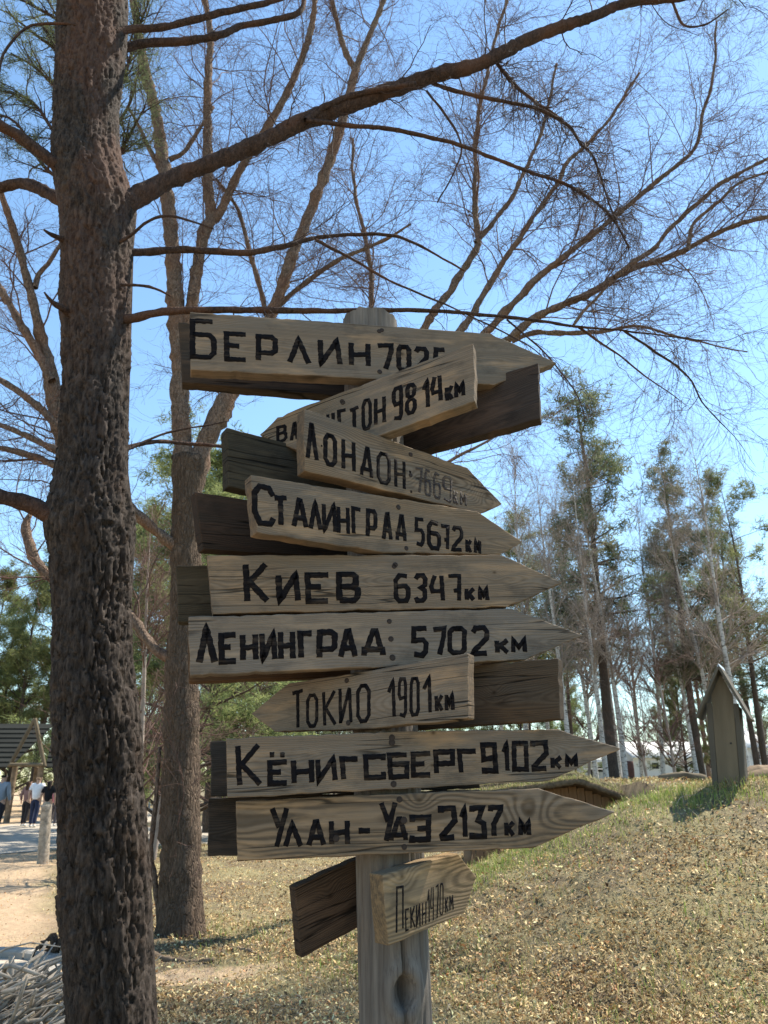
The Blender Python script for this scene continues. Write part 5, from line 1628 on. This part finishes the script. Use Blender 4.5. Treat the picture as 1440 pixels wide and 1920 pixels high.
def cloth_mat(name, col): return simple_mat(name, col, .12, 5, .9)
SKIN = simple_mat('skin', (0.42, 0.27, 0.20), .05, 5, .6)
SHOE = simple_mat('shoe_pale', (0.5, 0.5, 0.48), .05, 5, .7)
DSHOE = simple_mat('shoe_dark', (0.03, 0.03, 0.03), .05, 5, .7)
def person(px, d, h, face, top, bottom, hair, label, long_hair=False, sleeves=.5, shoe=None, stride=.16, arm=0.0, hat=None, build=1.0):
    x = at(px, 1510, d).x
    k = h / 1.75
    e = empty('person', (x, d, gz(x, d) + .012), face)
    tag(e, label, 'person')
    s = stride
    j = {'pel': (0, 0, .95), 'wai': (0, .0, 1.10), 'che': (0, .01, 1.30), 'nek': (0, .0, 1.47), 'hb': (0, -.01, 1.55), 'hd': (0, -.015, 1.65),
         'shl': (-.17 * build, 0, 1.42), 'ell': (-.24, .03 - s * .4, 1.15), 'wrl': (-.25, -.06 - s * .5, .92), 'hnl': (-.25, -.09 - s * .5, .83),
         'shr': (.17 * build, 0, 1.42), 'elr': (.24, .05 + s * .4, 1.15), 'wrr': (.24, -.02 + s * .7, .92), 'hnr': (.24, -.04 + s * .8, .83),
         'hpl': (-.09, 0, .90), 'knl': (-.10, -.02 + s * .6, .50), 'anl': (-.10, .03 + s * 1.3, .09), 'tol': (-.11, -.11 + s * 1.3, .03),
         'hpr': (.09, 0, .90), 'knr': (.10, -.03 - s * .6, .50), 'anr': (.10, .02 - s * 1.1, .07), 'tor': (.11, -.13 - s * 1.1, .03)}
    if arm:
        j['elr'] = (.22, -.12, 1.20); j['wrr'] = (.10, -.26, 1.30); j['hnr'] = (.06, -.30, 1.35)
    names = list(j)
    P = [tuple(c * k for c in j[n]) for n in names]
    E = [('pel', 'wai'), ('wai', 'che'), ('che', 'nek'), ('nek', 'hb'), ('hb', 'hd'), ('che', 'shl'), ('shl', 'ell'), ('ell', 'wrl'), ('wrl', 'hnl'), ('che', 'shr'), ('shr', 'elr'), ('elr', 'wrr'), ('wrr', 'hnr'), ('pel', 'hpl'), ('hpl', 'knl'), ('knl', 'anl'), ('anl', 'tol'), ('pel', 'hpr'), ('hpr', 'knr'), ('knr', 'anr'), ('anr', 'tor')]
    ix = {n: i for i, n in enumerate(names)}
    rad = dict(pel=.115, wai=.105, che=.12, nek=.055, hb=.075, hd=.095, shl=.06, ell=.042, wrl=.03, hnl=.032, shr=.06, elr=.042, wrr=.03, hnr=.032, hpl=.085, knl=.055, anl=.038, tol=.034, hpr=.085, knr=.055, anr=.038, tor=.034)
    skin_obj('body', P, [(ix[a], ix[b]) for a, b in E], [rad[n] * k for n in names], SKIN, e)
    # shirt
    def lerp(a, b, t): return tuple(a[i] + (b[i] - a[i]) * t for i in range(3))
    pj = {n: P[ix[n]] for n in names}
    def garment(nm, pts, edges, rads, mat):
        skin_obj(nm, pts, edges, [r * k for r in rads], mat, e)
    hem = (0, 0, .90 * k)
    neck = lerp(pj['che'], pj['nek'], .75)
    al = [pj['shl'], lerp(pj['shl'], pj['ell'], .75)] if sleeves < .8 else [pj['shl'], pj['ell'], lerp(pj['ell'], pj['wrl'], .85)]
    ar = [pj['shr'], lerp(pj['shr'], pj['elr'], .75)] if sleeves < .8 else [pj['shr'], pj['elr'], lerp(pj['elr'], pj['wrr'], .85)]
    pts = [hem, pj['wai'], pj['che'], neck] + al + ar
    ed = [(0, 1), (1, 2), (2, 3), (2, 4)] + [(4 + i, 5 + i) for i in range(len(al) - 1)] + [(2, 4 + len(al))] + [(4 + len(al) + i, 5 + len(al) + i) for i in range(len(ar) - 1)]
    garment('shirt', pts, ed, [.145 * build, .135 * build, .148 * build, .075] + [.078, .062, .045][:len(al)] + [.078, .062, .045][:len(ar)], top)
    pts = [(0, 0, .99 * k), (0, 0, .93 * k), pj['hpl'], pj['knl'], lerp(pj['knl'], pj['anl'], .93), pj['hpr'], pj['knr'], lerp(pj['knr'], pj['anr'], .93)]
    garment('trousers', pts, [(0, 1), (1, 2), (2, 3), (3, 4), (1, 5), (5, 6), (6, 7)], [.125, .13, .108, .078, .064, .108, .078, .064], bottom)
    for a_, b_ in (('anl', 'tol'), ('anr', 'tor')):
        garment('shoe', [tuple(np.array(pj[a_]) + (0, .03, -.035)), pj[a_], pj[b_]], [(0, 1), (1, 2)], [.045, .05, .042], shoe or SHOE)
    hp = [pj['hb'], pj['hd'], tuple(np.array(pj['hd']) + np.array((0, .025, .03)) * k)]
    if long_hair:
        hp = [tuple(np.array(pj['nek']) + np.array((0, .10, -.14)) * k), tuple(np.array(pj['hb']) + np.array((0, .07, 0)) * k), tuple(np.array(pj['hd']) + np.array((0, .03, .02)) * k)]
        garment('hair', hp, [(0, 1), (1, 2)], [.06, .085, .108], hair)
    else:
        hp = [tuple(np.array(pj['hb']) + np.array((0, .04, .03)) * k), tuple(np.array(pj['hd']) + np.array((0, .028, .022)) * k)]
        garment('hair', hp, [(0, 1)], [.075, .102], hair)
    if hat:
        garment('hat', [tuple(np.array(pj['hd']) + np.array((0, 0, .05)) * k), tuple(np.array(pj['hd']) + np.array((0, 0, .10)) * k)], [(0, 1)], [.115, .095], hat)
    # face towards -y of the figure
    f = np.array(pj['hd'])
    part('nose', box_mesh('nose', .022, .03, .04, .008), SKIN, e, tuple(f + np.array((0, -.10, -.03)) * k))
    for sx in (-1, 1):
        part('ear', box_mesh('ear', .02, .035, .055, .008), SKIN, e, tuple(f + np.array((sx * .095, .0, -.04)) * k))
        part('eye', box_mesh('eye', .02, .008, .01, .002), DSHOE, e, tuple(f + np.array((sx * .035, -.094, .0)) * k))
    return e
BL = cloth_mat('hair_black', (0.02, 0.016, 0.014))
person(-1, 24.2, 1.80, R(170), cloth_mat('shirt_bluegrey', (0.20, 0.24, 0.29)), cloth_mat('trousers_black', (0.02, 0.02, 0.025)), BL, 'person in a blue-grey top and dark trousers cut by the left picture edge', sleeves=1, shoe=DSHOE, stride=.10, build=1.15)
person(49, 29.0, 1.62, R(165), cloth_mat('top_rosebrown', (0.20, 0.12, 0.11)), cloth_mat('trousers_dark', (0.025, 0.022, 0.025)), cloth_mat('hair_brown', (0.05, 0.03, 0.02)), 'person in a brown-pink top and dark trousers left of the white shirt', long_hair=True, sleeves=1, stride=.05)
person(66, 28.6, 1.76, R(180), cloth_mat('tshirt_white', (0.72, 0.72, 0.74)), cloth_mat('jeans_navy', (0.025, 0.032, 0.065)), cloth_mat('hair_fair', (0.20, 0.14, 0.09)), 'person with white T-shirt and navy jeans walking away on the path', sleeves=.5, stride=.07, build=1.15)
person(88, 28.2, 1.68, R(190), cloth_mat('top_black', (0.015, 0.015, 0.017)), cloth_mat('trousers_beige', (0.38, 0.33, 0.26)), BL, 'person with long black hair, black top and beige trousers behind the bollard', long_hair=True, sleeves=.5, stride=.04)
person(103, 30.0, 1.55, R(185), cloth_mat('jacket_pink', (0.50, 0.20, 0.22)), cloth_mat('trousers_grey', (0.10, 0.09, 0.10)), BL, 'person in a pink jacket half hidden by the big pine trunk', sleeves=1, stride=.05)

# ------------------------------------------------------------------ kerb ring, brushwood, roots
rc = (-3.52, 7.05)
ring = empty('kerb_ring', (rc[0], rc[1], gz(*rc))); tag(ring, 'low round grey kerb ring filled with pale sand at the left picture edge', 'kerb ring')
nseg_ = 13
def arc_mesh(r0, r1, a0, a1, h, n=8):
    V, Fq = [], []
    for i in range(n + 1):
        a = a0 + (a1 - a0) * i / n
        for rr_, zz in ((r1, -.06), (r1, h * .8), (r1 - .025, h), (r0 + .02, h), (r0, h * .8), (r0, -.06)):
            V.append((rr_ * math.cos(a), rr_ * math.sin(a), zz))
    for i in range(n):
        for j in range(5):
            p_ = i * 6 + j
            Fq.append((p_, p_ + 6, p_ + 7, p_ + 1))
    Fq.append((0, 1, 2, 3, 4, 5)); Fq.append(tuple(n * 6 + j for j in (5, 4, 3, 2, 1, 0)))
    me = bpy.data.meshes.new('kerb_segment'); me.from_pydata(V, [], Fq)
    return me
seg = arc_mesh(.66, .82, 0.015, 2 * math.pi / nseg_ - .015, .085)
seg.materials.append(M['concrete'])
for i in range(nseg_):
    o = bpy.data.objects.new('kerb_segment', seg); COL.objects.link(o); o.parent = ring
    o.rotation_euler = (0, 0, i * 2 * math.pi / nseg_ + .2)
    o.location = (0, 0, random.uniform(-.006, .006))
V = [(0, 0, .035)] + [(.655 * math.cos(a), .655 * math.sin(a), .015) for a in np.linspace(0, 2 * math.pi, 41)[:-1]]
me = bpy.data.meshes.new('sand_fill'); me.from_pydata(V, [], [(0, 1 + i, 1 + (i + 1) % 40) for i in range(40)])
part('sand_fill', me, M['ash'], ring)

rs = np.random.default_rng(21)
bc = at(52, 1900, 5.45)
pile = empty('brushwood_pile', (bc.x, bc.y, gz(bc.x, bc.y))); tag(pile, 'heap of dry pale grey branches and sticks left of the big pine foot', 'brushwood pile')
for i in range(210):
    ln = rs.uniform(.3, .95)
    az = rs.normal(R(20), R(42)); el = rs.normal(R(20), R(17))
    d = np.array([math.cos(az) * math.cos(el), math.sin(az) * math.cos(el), math.sin(el)])
    c = np.array([min(.42, rs.normal(-.16, .34)), rs.normal(0, .24), 0])
    hgt = max(.02, .34 * math.exp(-(c[0] ** 2 / .30 + c[1] ** 2 / .12)) * rs.uniform(.2, 1.0)) + .02
    c[2] = hgt
    pts, q = [], c - d * ln / 2
    w_ = norm(np.cross(d, rs.normal(size=3)))
    bend = rs.normal(0, .09)
    for k in range(7):
        t = k / 6
        pts.append(c + d * ln * (t - .5) + w_ * bend * (1 - (2 * t - 1) ** 2) + rs.normal(size=3) * .006)
    pts = [np.array((p_[0], p_[1], max(p_[2], .005))) for p_ in pts]
    r0 = .005 + .016 * rs.random() ** 2
    tube_obj('stick', [tuple(p_) for p_ in pts], list(np.linspace(r0, r0 * .55, 7)), M['stick'], pile, 6, .12, i, .2)
q = at(22, 1836, 6.2)
st_ = empty('driftwood_stub', (q.x, 6.2, gz(q.x, 6.2))); tag(st_, 'upright forked grey stub of wood standing before the kerb ring', 'branch stub')
hz_ = at(16, 1792, 6.2).z - st_.location.z
tube_obj('stub', [(.03, 0, 0), (.0, 0, hz_ * .5), (-.03, 0, hz_)], [.045, .035, .018], M['stick'], st_, 9, .15)
tube_obj('prong', [(0, 0, hz_ * .55), (.035, 0, hz_ * .72)], [.022, .01], M['stick'], st_, 7, .1)
q = at(104, 1785, 7.6)
rt = empty('root_clump', (q.x, 7.6, gz(q.x, 7.6))); rt.scale = (.75, .75, .7); tag(rt, 'gnarled dark root clump lying just left of the big trunk', 'root')
for i in range(9):
    a = rs.uniform(0, 6.28)
    tube_obj('root', [(0, 0, .08), (.12 * math.cos(a) * .6, .08 * math.sin(a), .16 + rs.uniform(-.1, .12)), (.22 * math.cos(a), .14 * math.sin(a), .10 + rs.uniform(-.09, .16)), (.28 * math.cos(a) + rs.normal() * .03, .16 * math.sin(a), max(.0, rs.uniform(-.0, .22)))], [.035, .026, .02, .01], M['bark_brown'], rt, 7, .15, i)
def ground_root(pxs, r, label):
    P = []
    for (a, b, d) in pxs:
        p = at(a, b, d)
        P.append(Vector((p.x, d, gz(p.x, d) + r * .35)))
    e = empty('surface_root', P[0]); tag(e, label, 'root')
    tube_obj('root', [tuple(p - P[0]) for p in P], list(np.linspace(r, r * .4, len(P))), M['log'], e, 9, .2, 7, .05)
ground_root([(275, 1800, 7.8), (310, 1800, 7.75), (350, 1806, 7.6), (400, 1808, 7.5)], .045, 'gnarled surface root running right from the foot of the big trunk')
ground_root([(400, 1808, 7.7), (440, 1805, 7.75), (470, 1810, 7.6), (500, 1818, 7.3)], .028, 'thin surface root farther right, ending under the lowest signs')

# ------------------------------------------------------------------ leaf litter and dry grass
def scatter_xy(n, rmin, rmax, power, amin=-44, amax=44, rs=None):
    u = rs.random(n)
    e = 1 - power
    r = (rmin ** e + u * (rmax ** e - rmin ** e)) ** (1 / e)
    a = np.radians(rs.uniform(amin, amax, n))
    return r * np.sin(a), r * np.cos(a), r
def fbm(x, y, s, seed=0):
    v = 0
    for i in range(4):
        f = s * 2 ** i
        v = v + (np.sin(x * f * 1.1 + seed + i) * np.cos(y * f * .9 - seed * 2 + i * 2) + np.sin((x + y) * f * .7 + seed * 3)) / 2 ** i
    return v / 2.5
PATHC, _ = smooth_path([(-34, 10, 0), (-22, 17, 0), (-12, 22, 0), (-4, 27.5, 0), (6, 33, 0), (22, 40, 0)], [1] * 6, 1.0)
def off_path(x, y):
    d = np.min(np.hypot(x[:, None] - PATHC[None, ::2, 0], y[:, None] - PATHC[None, ::2, 1]), axis=1)
    return d > 4.4
def keep_base(x, y):
    k = off_path(x, y)
    k &= ~((x > .45) & (x < 3.2) & (y > 8.75) & (y < 11.3))
    k &= np.hypot(x - rc[0], y - rc[1]) > .86
    return k
rs = np.random.default_rng(31)
n = 390000
x, y, r = scatter_xy(n, 3.3, 26, 1.75, rs=rs)
k = keep_base(x, y)
sandy = (x < .2 - .41 * y + .25 * fbm(x, y, 2.0))
k &= (~sandy) | (rs.random(n) < .22)
k &= ~((((x + 2.1) / 1.3) ** 2 + ((y - 7.05) / .33) ** 2 < 1) & (rs.random(n) < .8))
x, y, r = x[k], y[k], r[k]; sandy = sandy[k]; n = len(x)
z = ground(x, y) + rs.uniform(.0, .036, n)
k2_ = 1 - .75 * np.exp(-((y - 8.0) / .6) ** 2) * sstep((x - .2) / .6) * (x < 3.3)
k2_ = k2_ * np.clip(.75 + .55 * fbm(x, y, 3.1, 4), .25, 1)
k3_ = rs.random(n) < k2_
x, y, z, sandy, r = x[k3_], y[k3_], z[k3_], sandy[k3_], r[k3_]; n = len(x)
sz = np.clip(rs.lognormal(0, .38, n), .4, 2.0) * .0088 * (1 + r / 16) * np.where(sandy, .6, 1)
az = rs.uniform(0, 2 * math.pi, n)
t = np.stack([np.cos(az), np.sin(az), rs.normal(0, .7, n)], -1); t = norm(t)
nn = norm(np.stack([rs.normal(0, .55, n), rs.normal(0, .55, n), np.ones(n)], -1))
b = norm(np.cross(nn, t))
nn = np.cross(t, b)
asp = rs.uniform(.15, .6, n)
c = np.stack([x, y, z + sz * .25], -1)
fold = rs.uniform(-.2, .75, n)
A = c - t * sz[:, None]
B = c + t * sz[:, None] + nn * (sz * rs.uniform(-.2, .4, n))[:, None]
C_ = c + b * (sz * asp)[:, None] + nn * (sz * fold)[:, None]
D_ = c - b * (sz * asp)[:, None] + nn * (sz * fold)[:, None]
V = np.stack([A, C_, B, D_], 1).reshape(-1, 3)
i0 = np.arange(n)[:, None] * 4
F = np.concatenate([i0 + np.array([[0, 2, 1]]), i0 + np.array([[0, 3, 2]])])
pal = np.array([(.50, .40, .24), (.42, .32, .18), (.58, .49, .33), (.30, .20, .115), (.11, .075, .045), (.36, .20, .11), (.46, .39, .25), (.22, .18, .12)])
pr = np.array([.22, .18, .15, .14, .13, .05, .08, .05])
ci = rs.choice(len(pal), n, p=pr / pr.sum())
pt_ = fbm(x, y, 1.4, 3)
col = pal[ci] * np.array((1.25, 1.16, .95)) * (1 + .30 * pt_[:, None] + .22 * fbm(x, y, 5.0, 9)[:, None]) * rs.uniform(.8, 1.2, (n, 1))
col = np.where(sandy[:, None], col * np.array((1.0, .85, .72)), col)
col = np.repeat(np.clip(col, .02, .7), 4, axis=0)
M['litter'] = leafy_mat('leaf_litter', .12)
lo = link('leaf_litter', np_mesh('leaf_litter', V, F, col), M['litter'])
tag(lo, 'layer of dry curled beige and brown leaves covering the mound and the ground', 'leaf litter', kind='stuff')

def blades(x, y, z, h, w, lean, col0, rs):
    n = len(x)
    az = rs.uniform(0, 2 * math.pi, n)
    ld = np.stack([np.cos(az), np.sin(az), np.zeros(n)], -1)
    sd = np.stack([-np.sin(az + rs.normal(0, 1, n)), np.cos(az), np.zeros(n)], -1)
    sd = norm(sd) * (w / 2)[:, None]
    p0 = np.stack([x, y, z - .01], -1)
    p1 = p0 + ld * (h * lean * .35)[:, None] + np.array([0, 0, 1]) * (h * .6)[:, None]
    p2 = p0 + ld * (h * lean)[:, None] + np.array([0, 0, 1]) * (h * np.clip(1 - .35 * lean, .3, 1))[:, None]
    V = np.stack([p0 - sd, p0 + sd, p1 + sd * .7, p1 - sd * .7, p2], 1).reshape(-1, 3)
    i0 = np.arange(n)[:, None] * 5
    F = np.concatenate([i0 + np.array([[0, 1, 2]]), i0 + np.array([[0, 2, 3]]), i0 + np.array([[3, 2, 4]])])
    return V, F, np.repeat(col0, 5, axis=0)
def grass(name, n, rmin, rmax, power, mask, hrange, wbase, cols, label, seed, lean=(.1, .9), amin=-44, amax=44):
    rs = np.random.default_rng(seed)
    x, y, r = scatter_xy(n, rmin, rmax, power, amin, amax, rs)
    k = keep_base(x, y) & (rs.random(n) < mask(x, y))
    x, y, r = x[k], y[k], r[k]; n = len(x)
    h = rs.uniform(*hrange, n) * (.7 + .6 * np.clip(fbm(x, y, 2.2, 5) * .5 + .5, 0, 1))
    w = wbase * rs.uniform(.6, 1.4, n) * (1 + r / 9)
    cols = np.array(cols)
    c = cols[rs.integers(0, len(cols), n)] * rs.uniform(.75, 1.25, (n, 1))
    V, F, cc = blades(x, y, ground(x, y), h, w, rs.uniform(*lean, n), c, rs)
    o = link(name, np_mesh(name, V, F, cc), M['grass'])
    tag(o, label, 'grass', kind='stuff')
M['grass'] = leafy_mat('grass_blades', .3)
def m_dry(x, y):
    base = .42 + .55 * fbm(x, y, 1.1, 1) + .3 * fbm(x, y, 4.0, 6)
    base = base + .35 * sstep((y - 7.0) / 1.2) * (x > -1.5)
    base = base + .5 * np.exp(-((x + 1.2) / 2.2) ** 2) * sstep((y - 7.5) / 2)
    base = np.where(x < .2 - .41 * y, base * .10, base)
    return np.clip(base, .04, 1)
grass('dry_grass', 200000, 3.6, 30, 1.55, m_dry, (.02, .075), .0024, [(.50, .41, .20), (.58, .49, .26), (.42, .33, .16), (.34, .32, .13), (.54, .46, .29)], 'short dry straw-coloured grass on the mound and the flat ground', 41, lean=(.3, 1.6))
def m_green(x, y):
    cr = .8 * np.exp(-((y - 8.15) / .55) ** 2) * sstep((x - .2) / .8) * (1 - .8 * sstep((x - 2.9) / 1.2))
    a = cr * (.55 + .45 * fbm(x, y, 2.5, 2))
    a = a + .10 * np.clip(fbm(x, y, 1.7, 8), 0, 1) * (x > -2)
    return np.clip(a, 0, 1)
grass('green_grass', 330000, 4.2, 14, 1.1, m_green, (.04, .13), .0030, [(.17, .26, .05), (.24, .33, .07), (.30, .34, .10), (.40, .38, .16)], 'fresh green grass sprouting along the crest of the mound', 42, lean=(.1, .9), amin=-15, amax=40)
def turf_tufts():
    rs = np.random.default_rng(50)
    n = 9000
    x = rs.uniform(txs[0], txs[-1], n); y = dY - .35 + 2.6 * rs.random(n) ** 1.8
    z = np.interp(x, txs, tzs) - .12 * np.clip((y - dY + .1) / 3.3, 0, 1) ** 2 - np.where(y < dY - .1, .075, 0)
    cols = np.array([(.42, .36, .2), (.3, .3, .12), (.36, .30, .18), (.25, .28, .09)])
    V, F, cc = blades(x - do.x, y - do.y, z - do.z, rs.uniform(.03, .10, n), .007 * rs.uniform(.6, 1.3, n), rs.uniform(.2, 1.1, n), cols[rs.integers(0, 4, n)] * rs.uniform(.8, 1.2, (n, 1)), rs)
    o = link('roof_grass', np_mesh('roof_grass', V, F, cc), M['grass'], dug)
    o['kind'] = 'stuff'
turf_tufts()
# a few long bleached stalks
for i, (a, b, d) in enumerate([((1262, 1497), (1300, 1475), 7.9), ((1300, 1540), (1345, 1520), 7.0), ((1278, 1498), (1272, 1470), 7.9)]):
    p0 = at(a[0], 1470, d); p0 = Vector((p0.x, d, gz(p0.x, d)))
    dx = (b[0] - a[0]) * mpp(p0)
    hh = max(.04, (a[1] - b[1]) * mpp(p0))
    e = empty('grass_stalk', p0); tag(e, ['bleached stalk arching on the mound crest left of the vent box', 'long pale stalk lying on the mound below the vent box', 'upright pale stalk on the mound crest near the turf roof'][i], 'stalk')
    tube_obj('stem', [(0, 0, 0), (dx * .3, 0, hh * .8), (dx, -.02, hh)], [.004, .0035, .002], M['stick'], e, 5, .05, i, .04)

rs = np.random.default_rng(61)
n = 5000
x, y, r = scatter_xy(n, 3.6, 16, 1.5, rs=rs)
k = keep_base(x, y) & (x > .2 - .41 * y)
x, y = x[k], y[k]; n = len(x)
L_ = rs.uniform(.03, .13, n)
az = rs.uniform(0, 2 * math.pi, n); el = rs.normal(0, .25, n)
d = np.stack([np.cos(az) * np.cos(el), np.sin(az) * np.cos(el), np.sin(el)], -1)
c = np.stack([x, y, ground(x, y) + .022], -1)
bend = rs.normal(0, .15, (n, 3)) * L_[:, None]
P = np.stack([c - d * L_[:, None] / 2, c + bend * .5, c + d * L_[:, None] / 2], 1)
V, F = tube_arrays(P, np.repeat(rs.uniform(.001, .0028, n)[:, None], 3, 1), 3)
tw = link('fallen_twigs', np_mesh('fallen_twigs', V, F), M['stick'])
tag(tw, 'thin broken twigs and bleached stalks strewn over the mound', 'fallen twigs', kind='stuff')
